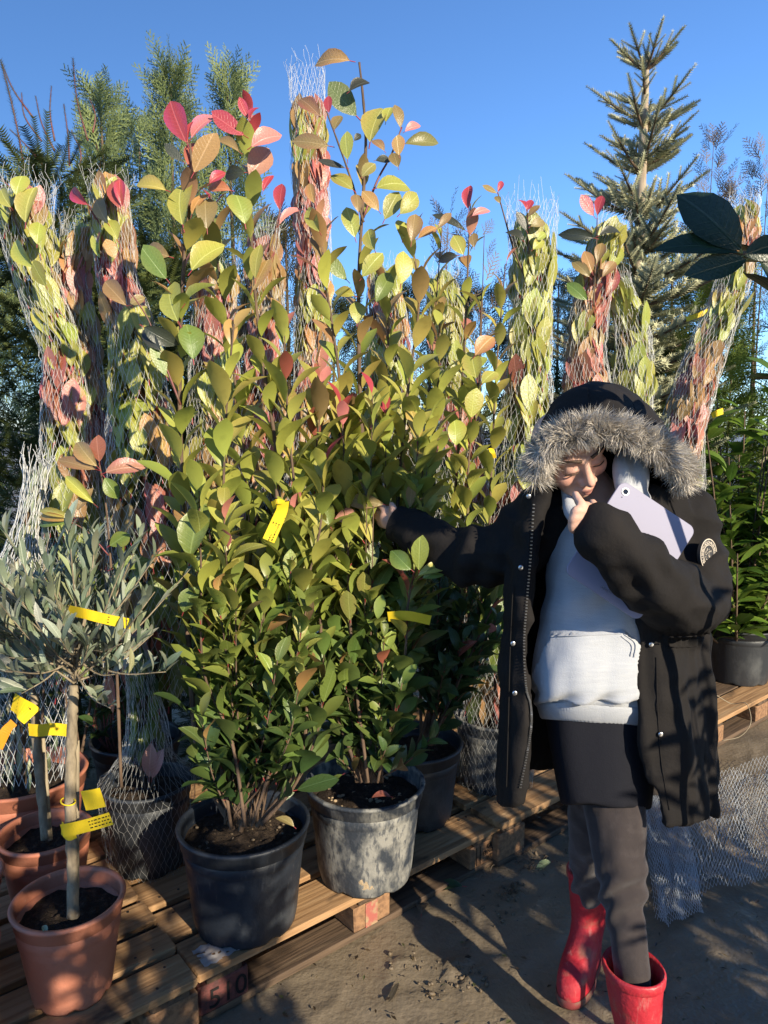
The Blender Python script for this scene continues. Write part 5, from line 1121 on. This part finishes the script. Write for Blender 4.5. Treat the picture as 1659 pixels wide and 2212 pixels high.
# snaps and zip
for u, v in ((1142, 1072), (1125, 1226), (1108, 1390), (1112, 1497), (1407, 1392), (1427, 1586)):
    p = surf(u, v, .003); q = p + Vector((0, -.003, 0)); mb = MB(); v_, f_ = tube(np.array([p, p + Vector((0, -.0025, 0)), q]), [.0062, .0058, .0035], 14); mb.add(v_, f_); mb.build('snap_button', MT['steel'], coat_o)
zp = cr([(1153, 1090), (1146, 1200), (1138, 1300), (1132, 1390), (1136, 1480), (1146, 1520), (1148, 1560), (1140, 1620), (1124, 1700)], 14); mb = MB()
for u, v in zp: v_, f_ = box(.0045, .004, .0022, 0); mb.add(v_ + np.array(surf(u, v, .002)), f_)
mb.build('zip', MT['steel'], coat_o, False)
# hood
arcs = [[(1164,1050,1.67),(1176,985,1.615),(1212,940,1.585),(1272,920,1.57),(1340,925,1.57),(1410,960,1.59),(1462,1003,1.62),(1484,1050,1.67)],
        [(1168,1065,1.74),(1172,962,1.71),(1203,878,1.69),(1266,832,1.68),(1330,836,1.68),(1393,882,1.70),(1440,960,1.73),(1470,1055,1.76)],
        [(1195,1075,1.86),(1195,985,1.87),(1225,910,1.87),(1275,875,1.88),(1325,877,1.88),(1380,910,1.88),(1415,985,1.87),(1430,1075,1.86)],
        [(1240,1080,1.93),(1245,1005,1.95),(1260,955,1.96),(1285,935,1.96),(1310,935,1.96),(1340,960,1.96),(1365,1005,1.95),(1380,1080,1.93)],
        [(1290,1085,1.945),(1294,1060,1.97),(1299,1035,1.975),(1304,1025,1.977),(1310,1025,1.977),(1316,1035,1.975),(1322,1060,1.97),(1328,1085,1.945)]]
hm = MB(); v_, f_ = shell_surf(arcs, th=.010); hm.add(v_, f_); hv, hn, hf = vox(hm, .006, 4, .5)
hv = hv + hn * (nz(hv, 11, 3.0) * .010 + nz(hv, 28, 1.0) * .004)[:, None]; npmesh('hood', hv, hf, MT['parka'], coat_o)
# fur trim
fp = cr([(1156,1030,1.66),(1172,978,1.605),(1212,942,1.575),(1272,926,1.56),(1340,930,1.56),(1408,962,1.58),(1458,1000,1.61),(1480,1034,1.65)], 16); FC = np.array([V(*p) for p in fp])
v_, f_ = tube(FC, .020, 14, True, .05); mb = MB(); mb.add(v_, f_, (.30, .28, .26)); T, A_, B_ = frames(FC)
n = 15000; k = NR.integers(0, len(FC), n); a = NR.uniform(0, 2 * math.pi, n); cen = np.array(V(1310, 1010, 1.66))
nrm = np.cos(a)[:, None] * A_[k] + np.sin(a)[:, None] * B_[k]; p0 = FC[k] + nrm * .018 + NR.normal(0, .003, (n, 3)); out_ = FC[k] - cen; out_ /= np.linalg.norm(out_, axis=1)[:, None]
cl = np.stack([nz(p0, 42, 1.), nz(p0, 42, 5.), nz(p0, 42, 9.)], 1) * 1.1
d = nrm * .75 + out_ * .35 + cl + np.array([.06, -.30, -.06]) + NR.normal(0, .18, (n, 3)); d /= np.linalg.norm(d, axis=1)[:, None]
ln = NR.uniform(.018, .036, n)[:, None]; p1 = p0 + d * ln * .55; d2 = d + cl * .6 + np.array([0, 0, -.2]); p2 = p1 + d2 / np.linalg.norm(d2, axis=1)[:, None] * ln * .5
sd = np.cross(d, NR.normal(0, 1, (n, 3))); sd /= np.linalg.norm(sd, axis=1)[:, None]; w = NR.uniform(.0004, .0008, n)[:, None]
vs = np.stack([p0 - sd * w, p0 + sd * w, p1 - sd * w * .8, p1 + sd * w * .8, p2 - sd * w * .1, p2 + sd * w * .1], 1).reshape(-1, 3)
fq = (np.arange(n)[:, None, None] * 6 + np.array([[0, 1, 3, 2], [2, 3, 5, 4]])[None]).reshape(-1, 4)
tone = np.clip(.52 + .10 * NR.standard_normal(n) + .25 * nz(p0, 30, 2.), .2, .8)[:, None] * np.array([[1.0, .91, .79]]); mb.add(vs, fq, np.repeat(tone, 6, axis=0)); mb.build('fur_trim', MT['fur'], coat_o)
def seam(path, fn, parent, r=.0013):
    v_, f_ = tube(np.array([fn(*q) for q in cr(path, 8)]), r, 5); npmesh('seam', v_, f_, MT['parka'], parent)
hu2, hv2, hz2 = topx(hv)
def hood_surf(u, v):
    k = (np.abs(hu2 - u) < 6) & (np.abs(hv2 - v) < 6); return V(u, v, (hz2[k].min() if k.any() else 1.62) - .0004)
hood_o = [o for o in coat_o.children if o.name.startswith('hood')][0]
seam([(1276, 905), (1274, 880), (1272, 855), (1270, 838)], hood_surf, hood_o); seam([(1385, 930), (1378, 900), (1368, 872)], hood_surf, hood_o)
cs = lambda u, v: surf(u, v, .0004)
seam([(1440, 1376), (1470, 1376), (1505, 1374)], cs, coat_o); seam([(1440, 1398), (1472, 1398), (1508, 1396)], cs, coat_o); seam([(1418, 1420), (1420, 1520), (1428, 1640), (1446, 1750)], cs, coat_o)
seam([(1108, 1265), (1102, 1400), (1098, 1560), (1094, 1700)], cs, coat_o); seam([(1448, 1080), (1462, 1120), (1470, 1165)], cs, coat_o)
# sleeve badge
bc = surf(1529, 1198, .004); bz = Vector((.62, -.78, .10)).normalized(); bx = Vector((0, 0, 1)).cross(bz).normalized(); by = bz.cross(bx); BMx = Matrix((bx, by, bz)).transposed()
def bpt(x, y, z): return bc + BMx @ Vector((x, y, z))
def disc(r0, r1, z0, z1, n=40):
    th = np.linspace(0, 2 * math.pi, n, endpoint=False); rg_ = lambda r, z: np.array([bpt(r * math.cos(t), r * math.sin(t), z) for t in th]); return loft([rg_(max(r0, 1e-4), z0), rg_(r1, z0), rg_(r1, z1), rg_(max(r0, 1e-4), z1)], False, False)
v_, f_ = disc(0, .036, -.006, .0015); bo = npmesh('badge', v_, f_, MT['rubber'], coat_o, False)
v_, f_ = disc(.034, .036, .001, .0025); npmesh('badge_ring', v_, f_, MT['badge_line'], coat_o, False); v_, f_ = disc(.0215, .0228, .001, .0025); npmesh('badge_ring', v_, f_, MT['badge_line'], coat_o, False)
mb = MB(); dgs = 'SOLO*AUTHENTIC*2000*ESTABLISHED*'
def glyph(ch, size):
    cu = bpy.data.curves.new('t', 'FONT'); cu.body = ch; cu.size = size; cu.align_x = 'CENTER'; cu.extrude = .0005; q = bpy.data.objects.new('t', cu); COL.objects.link(q)
    me = bpy.data.meshes.new_from_object(q.evaluated_get(bpy.context.evaluated_depsgraph_get())); bpy.data.objects.remove(q); bpy.data.curves.remove(cu)
    vs = np.array([v.co[:] for v in me.vertices]); fs = [tuple(p.vertices) for p in me.polygons]; bpy.data.meshes.remove(me); return vs, fs
for i, ch in enumerate(dgs):
    vs, fs = glyph('+' if ch == '*' else ch, .0098)
    if not len(vs): continue
    a = math.radians(120) - i * 2 * math.pi / len(dgs); ca, sa = math.cos(a - math.pi / 2), math.sin(a - math.pi / 2)
    q = np.stack([vs[:, 0] * ca - (vs[:, 1] + .0245) * sa, vs[:, 0] * sa + (vs[:, 1] + .0245) * ca, vs[:, 2] + .002], 1); mb.add(np.array([bpt(*p) for p in q]), fs)
for k in range(26):                      # sprig-like emblem
    a = R.uniform(0, 6.28); r_ = .014 * math.sqrt(R.random()); s = R.uniform(.0015, .0035); x, y = r_ * math.cos(a), r_ * math.sin(a); c2, s2 = math.cos(a * 3), math.sin(a * 3)
    mb.add([bpt(x - s * c2, y - s * s2, .0018), bpt(x - s2 * .0008, y + c2 * .0008, .0018), bpt(x + s * c2, y + s * s2, .0018), bpt(x + s2 * .0008, y - c2 * .0008, .0018)], [(0, 1, 2, 3)])
mb.build('badge_lettering', MT['badge_line'], coat_o, False)
# --- hoodie
def ring(ul, ur, v, zc, dep, n=40, tiltv=0):
    out = []
    for t in np.linspace(0, 2 * math.pi, n, endpoint=False):
        c_, s_ = math.cos(t), math.sin(t); c2 = math.copysign(abs(c_) ** .8, c_); s2 = math.copysign(abs(s_) ** .8, s_)
        out.append(V((ul + ur) / 2 + (ur - ul) / 2 * c2, v + tiltv * c2, zc + dep * s2))
    return np.array(out)
hd = MB(); v_, f_ = loft([ring(*a) for a in ((1240,1370,1090,1.80,.07),(1215,1395,1115,1.80,.10),(1195,1420,1160,1.81,.118),(1176,1440,1250,1.81,.128),(1168,1442,1340,1.805,.134),(1160,1442,1400,1.80,.142),(1150,1442,1445,1.795,.150),(1148,1440,1490,1.795,.152),(1158,1438,1520,1.80,.142),(1164,1436,1535,1.80,.13))]); hd.add(v_, f_)
for pts, rad in (([(1350,985,1.675),(1346,1022,1.648),(1352,1062,1.64),(1384,1078,1.65)],[.018,.023,.025,.022]),([(1372,985,1.69),(1370,1030,1.66),(1365,1070,1.65)],[.026,.032,.03]),([(1224,1055,1.72),(1230,1098,1.69),(1256,1120,1.665),(1300,1124,1.65),(1345,1105,1.65)],[.012,.016,.017,.018,.022]),([(1360,1010,1.66),(1358,1050,1.635),(1336,1090,1.64)],[.013,.016,.014])):
    v_, f_ = capsules(arr(pts), rad, 16); hd.add(v_, f_)
ov, on_, of = vox(hd, .0058, 3, .5); ou, ovv, oz = topx(ov)
def inpoly(u, v, poly):
    ins = np.zeros(len(u), bool); j = len(poly) - 1
    for i in range(len(poly)):
        xi, yi = poly[i]; xj, yj = poly[j]; c = ((yi > v) != (yj > v)) & (u < (xj - xi) * (v - yi) / (yj - yi + 1e-9) + xi); ins ^= c; j = i
    return ins
pk = inpoly(ou, ovv, [(1195, 1372), (1345, 1366), (1378, 1392), (1372, 1440), (1376, 1512), (1170, 1515), (1152, 1460)]) & (on_[:, 1] < 0)
ds = nz(ov, (9, 9, 9), 2.) * .010 + nz(ov, (26, 26, 14), 5.) * .004 + pk * .011
bun = np.exp(-((ovv - (1512 - (ou - 1260) * -.04)) / 16) ** 2); ds += bun * .009 * np.sin((ou + ovv * 1.4) * .075)
ds += np.exp(-((ovv - 1310) / 60) ** 2) * .005 * np.sin((ou * .5 + ovv) * .06)
ov = ov + on_ * ds[:, None]; hoodie = npmesh('hoodie', ov, of, MT['hoodie'], person)
hu, hvv, hz_ = topx(ov)
def hsurf(u, v):
    k = (np.abs(hu - u) < 6) & (np.abs(hvv - v) < 6); return V(u, v, (hz_[k].min() if k.any() else 1.66) - .0008)
for path in ([(1200, 1374), (1250, 1373), (1300, 1371), (1345, 1369)], [(1348, 1370), (1372, 1390), (1370, 1420)], [(1342, 1374), (1364, 1394), (1362, 1418)]):
    v_, f_ = tube(np.array([hsurf(*q) for q in cr(path, 8)]), .0011, 5); npmesh('pocket_seam', v_, f_, MT['hoodie'], hoodie)
rings = [ring(1163 + a, 1434 - a, v, 1.80, d_, 220, 9) for a, v, d_ in ((0, 1524, .138), (-3, 1532, .138), (1, 1545, .128), (5, 1558, .122), (9, 1562, .112))]
for r_ in rings: r_ += 0
rg = [r * 1.0 for r in rings]; cen = np.array(V(1300, 1545, 1.80))
for r_ in rg:
    dd = r_ - cen; dd[:, 2] = 0; dd /= np.linalg.norm(dd, axis=1)[:, None]; r_ += dd * (np.arange(220) % 2)[:, None] * .0018
v_, f_ = loft(rg, False, False); npmesh('hem_band', v_, f_, MT['hoodie'], hoodie)
# --- skirt
sk = MB(); v_, f_ = loft([ring(*a) for a in ((1172,1425,1535,1.80,.115),(1180,1422,1600,1.80,.118),(1196,1415,1670,1.795,.115),(1213,1408,1742,1.79,.112,40,6))]); sk.add(v_, f_)
sv, sn, sf = vox(sk, .007, 2); sv = sv + sn * (nz(sv, (12, 12, 3), 4.) * .008)[:, None]; npmesh('skirt', sv, sf, MT['skirt'], person)
# --- trousers
tr = MB()
for pts, rad in (([(1325,1690,1.78),(1326,1760,1.755),(1332,1850,1.735),(1345,1950,1.71),(1360,2050,1.685),(1370,2150,1.66)],[.070,.070,.060,.049,.041,.039]),([(1290,1690,1.83),(1285,1790,1.90),(1275,1880,1.985),(1269,1940,2.035),(1268,1990,2.045)],[.075,.066,.050,.042,.036])):
    v_, f_ = capsules(arr(pts), rad, 22, 6); tr.add(v_, f_)
tv, tn, tf = vox(tr, .0062, 3); tu, tvv, _z = topx(tv)
tv = tv + tn * (nz(tv, (11, 11, 8), 3.) * .010 + nz(tv, (30, 30, 22), 7.) * .004 + .006 * np.exp(-((tvv - 1935) / 55) ** 2) * np.sin(tvv * .10 + tu * .07 + 3 * nz(tv, 9, 2.)) + .004 * np.exp(-((tu - 1376 - (tvv - 1755) * .06) / 6) ** 2) * (tn[:, 1] < 0))[:, None]
tro = npmesh('trousers', tv, tf, MT['trousers'], person)
# --- boots
def boot(c, yaw, lean, label):
    """c: sole centre below the ankle on the ground"""
    lev = [(.0, -.055, .175, .040), (.018, -.058, .185, .043), (.04, -.058, .186, .045), (.065, -.055, .172, .045), (.09, -.050, .125, .044), (.115, -.048, .082, .043), (.15, -.052, .060, .046), (.20, -.060, .060, .053), (.25, -.066, .064, .059), (.292, -.069, .067, .062)]
    L4 = cr(lev, 4); n = 36; cy, sy = math.cos(yaw), math.sin(yaw)
    def ringb(h, y0, y1, hw, k=0.0):
        out = []
        for t in np.linspace(0, 2 * math.pi, n, endpoint=False):
            s_ = math.sin(t); yy = (y0 + y1) / 2 + (y1 - y0 - 2 * k) / 2 * s_; long_ = min(1, max(0, ((y1 - y0) - .13) / .1))
            ww = (hw - k) * math.copysign(abs(math.cos(t)) ** (1 - .25 * long_), math.cos(t)) * (1 + .10 * long_ * s_ - .12 * long_ * math.exp(-((s_ + .2) / .3) ** 2))
            wr = 1 + .02 * noise.noise(Vector((ww * 30, yy * 30, h * 40))); x = ww * wr; y = yy * wr
            out.append((c.x + x * cy - y * sy + lean[0] * h, c.y + x * sy + y * cy + lean[1] * h, h + .004))
        return np.array(out)
    rings = [ringb(*r) for r in L4]; inner = [ringb(h, y0, y1, hw, .005) for h, y0, y1, hw in ((.292, -.069, .067, .062), (.25, -.066, .064, .059), (.20, -.060, .060, .053), (.16, -.052, .055, .046))]
    v_, f_ = loft(rings + inner, True, True); o = npmesh('boot', v_, f_, MT['boot'], person); o['label'] = label
    so = [ringb(h, y0, y1, hw, -k) for h, y0, y1, hw, k in ((-.004, -.056, .176, .041, .003), (.004, -.057, .18, .042, .005), (.016, -.058, .185, .043, .004), (.024, -.058, .186, .044, .0015))]; v_, f_ = loft(so, True, False); npmesh('sole', v_, f_, MT['boot_sole'], o)
    ri = [ringb(h, y0, y1, hw, k) for h, y0, y1, hw, k in ((.270, -.0675, .0655, .0605, -.001), (.274, -.0675, .066, .061, -.004), (.290, -.069, .067, .062, -.004), (.296, -.069, .067, .062, -.0005), (.292, -.069, .067, .062, .004))]; v_, f_ = loft(ri, False, False); npmesh('rim', v_, f_, MT['boot'], o)
gb = G(1268, 2088); boot(Vector((gb.x, gb.y, 0)), math.radians(148), (.0, -.03), 'red boot of the rear leg')
gb = G(1378, 2360); boot(Vector((gb.x, gb.y, 0)), math.radians(205), (-.05, .06), 'red boot of the front leg')
# --- tablet under the arm
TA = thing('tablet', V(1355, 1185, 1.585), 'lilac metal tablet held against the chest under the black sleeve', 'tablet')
t0, t1, t3 = V(1345, 1036, 1.60), V(1505, 1143, 1.60), V(1196, 1218, 1.58); tx = t1 - t0; ty = t3 - t0; wx, wy = tx.length, ty.length; tx.normalize(); ty = (ty - tx * ty.dot(tx)).normalized(); tn_ = tx.cross(ty)
if tn_.y > 0: tn_ = -tn_
def rr_pts(x0, x1, y0, y1, r, k=6):
    out = []
    for cx, cy, a0 in ((x1 - r, y1 - r, 0), (x0 + r, y1 - r, 90), (x0 + r, y0 + r, 180), (x1 - r, y0 + r, 270)):
        for i in range(k + 1): a = math.radians(a0 + 90 * i / k); out.append((cx + r * math.cos(a), cy + r * math.sin(a)))
    return out
def tp(x, y, z): return t0 + tx * x + ty * y + tn_ * z
lay = [(0.0006, -.0062), (0, -.0055), (0, -.0010), (.0010, 0)]
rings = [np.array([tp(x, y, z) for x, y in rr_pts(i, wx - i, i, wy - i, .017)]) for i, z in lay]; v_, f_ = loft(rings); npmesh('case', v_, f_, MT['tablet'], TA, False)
def tdisc(x, y, r0, r1, z, mat, name, h=.001):
    th = np.linspace(0, 2 * math.pi, 20, endpoint=False); rg_ = lambda r, zz: np.array([tp(x + r * math.cos(t), y + r * math.sin(t), zz) for t in th]); v_, f_ = loft([rg_(max(r0, 1e-4), z), rg_(max(r0, 1e-4), z + h), rg_(r1, z + h), rg_(r1, z - .0005)], r0 < 1e-3, False); npmesh(name, v_, f_, MT[mat], TA, False)
tdisc(.019, .019, .0062, .0082, 0, 'steel', 'camera_ring', .0018); tdisc(.019, .019, 0, .0064, .0002, 'glass', 'camera_lens', .0012); tdisc(.019, .033, 0, .0013, 0, 'glass', 'microphone', .0003)
for k in (-1, 0, 1): tdisc(wx / 2 + k * .0085, wy - .018, .0022, .0032, 0, 'steel', 'connector_dot', .0004)
# ------------------------------------------------------------------ plants across the path: they shade the lower half
for i, (x, y, h, r_) in enumerate(((.55, -.75, 2.05, .42), (1.0, -.30, 2.2, .40), (.15, -1.2, 2.05, .42), (1.85, .55, 2.0, .34), (2.3, .85, 2.2, .42), (-.3, -1.7, 2.05, .45), (2.9, -.5, 2.8, .45), (1.4, -1.75, 2.8, .45), (1.15, -.88, 2.7, .42), (.75, -1.45, 2.6, .42))):
    laurel((x, y), h, r_, ['leafy cherry laurel close behind the viewer across the path', 'tall cherry laurel across the path facing the photinias', 'cherry laurel across the path facing the olives', 'cherry laurel across the path facing the person', 'cherry laurel across the path past the person', 'cherry laurel at the olive end of the opposite row', 'taller cherry laurel in the second opposite row', 'taller cherry laurel in the second row facing the photinias', 'bushy cherry laurel facing the corner olive', 'bushy cherry laurel facing the cut off olives'][i], 620, 0, .12, seed=20 + i, grp='cherry laurels across the path')
tw = thing('cherry_laurel', V(1800, 700, 1.35) * Vector((1, 1, 0)) if False else Vector((V(1800, 700, 1.35).x, V(1800, 700, 1.35).y, 0)), 'tall cherry laurel reaching dark leaves over the person', 'laurel', 'cherry laurels across the path')
b0 = wl(tw); C = stem(tw, [b0 + Vector((0, 0, .0)), b0 + Vector((0, 0, 1.2)), V(1720, 600, 1.3), V(1660, 550, 1.25), V(1605, 548, 1.2)], .012, .004)
pl = Plant(tw, 'laurel', limit=60)
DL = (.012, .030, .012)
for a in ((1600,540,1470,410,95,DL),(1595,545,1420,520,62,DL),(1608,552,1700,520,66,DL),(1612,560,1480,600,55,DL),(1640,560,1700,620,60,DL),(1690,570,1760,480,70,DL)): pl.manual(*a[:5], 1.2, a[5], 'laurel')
for k in range(46):
    f = R.random(); p = C[int(f * (len(C) - 12))]; b_ = R.uniform(0, 6.28)
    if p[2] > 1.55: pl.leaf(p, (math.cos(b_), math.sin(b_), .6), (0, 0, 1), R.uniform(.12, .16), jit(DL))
bA = V(1720, 600, 1.3); bE = V(1560, 500, 1.2) + SDIR * .34  # added out-of-view branch and leaf cluster, keeps the sun off the hanging leaves
stem(tw, [bA, (bA + bE) / 2 + Vector((.05, -.02, .02)), bE], .005, .002)
for k in range(34):
    q = V(R.uniform(1520, 1660), R.uniform(430, 600), 1.2) + SDIR * R.uniform(.30, .48); b_ = R.uniform(0, 6.28)
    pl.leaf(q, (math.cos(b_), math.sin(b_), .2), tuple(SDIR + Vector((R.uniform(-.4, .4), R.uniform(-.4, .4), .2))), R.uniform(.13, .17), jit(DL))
pl.limit = 110
pl.finish()
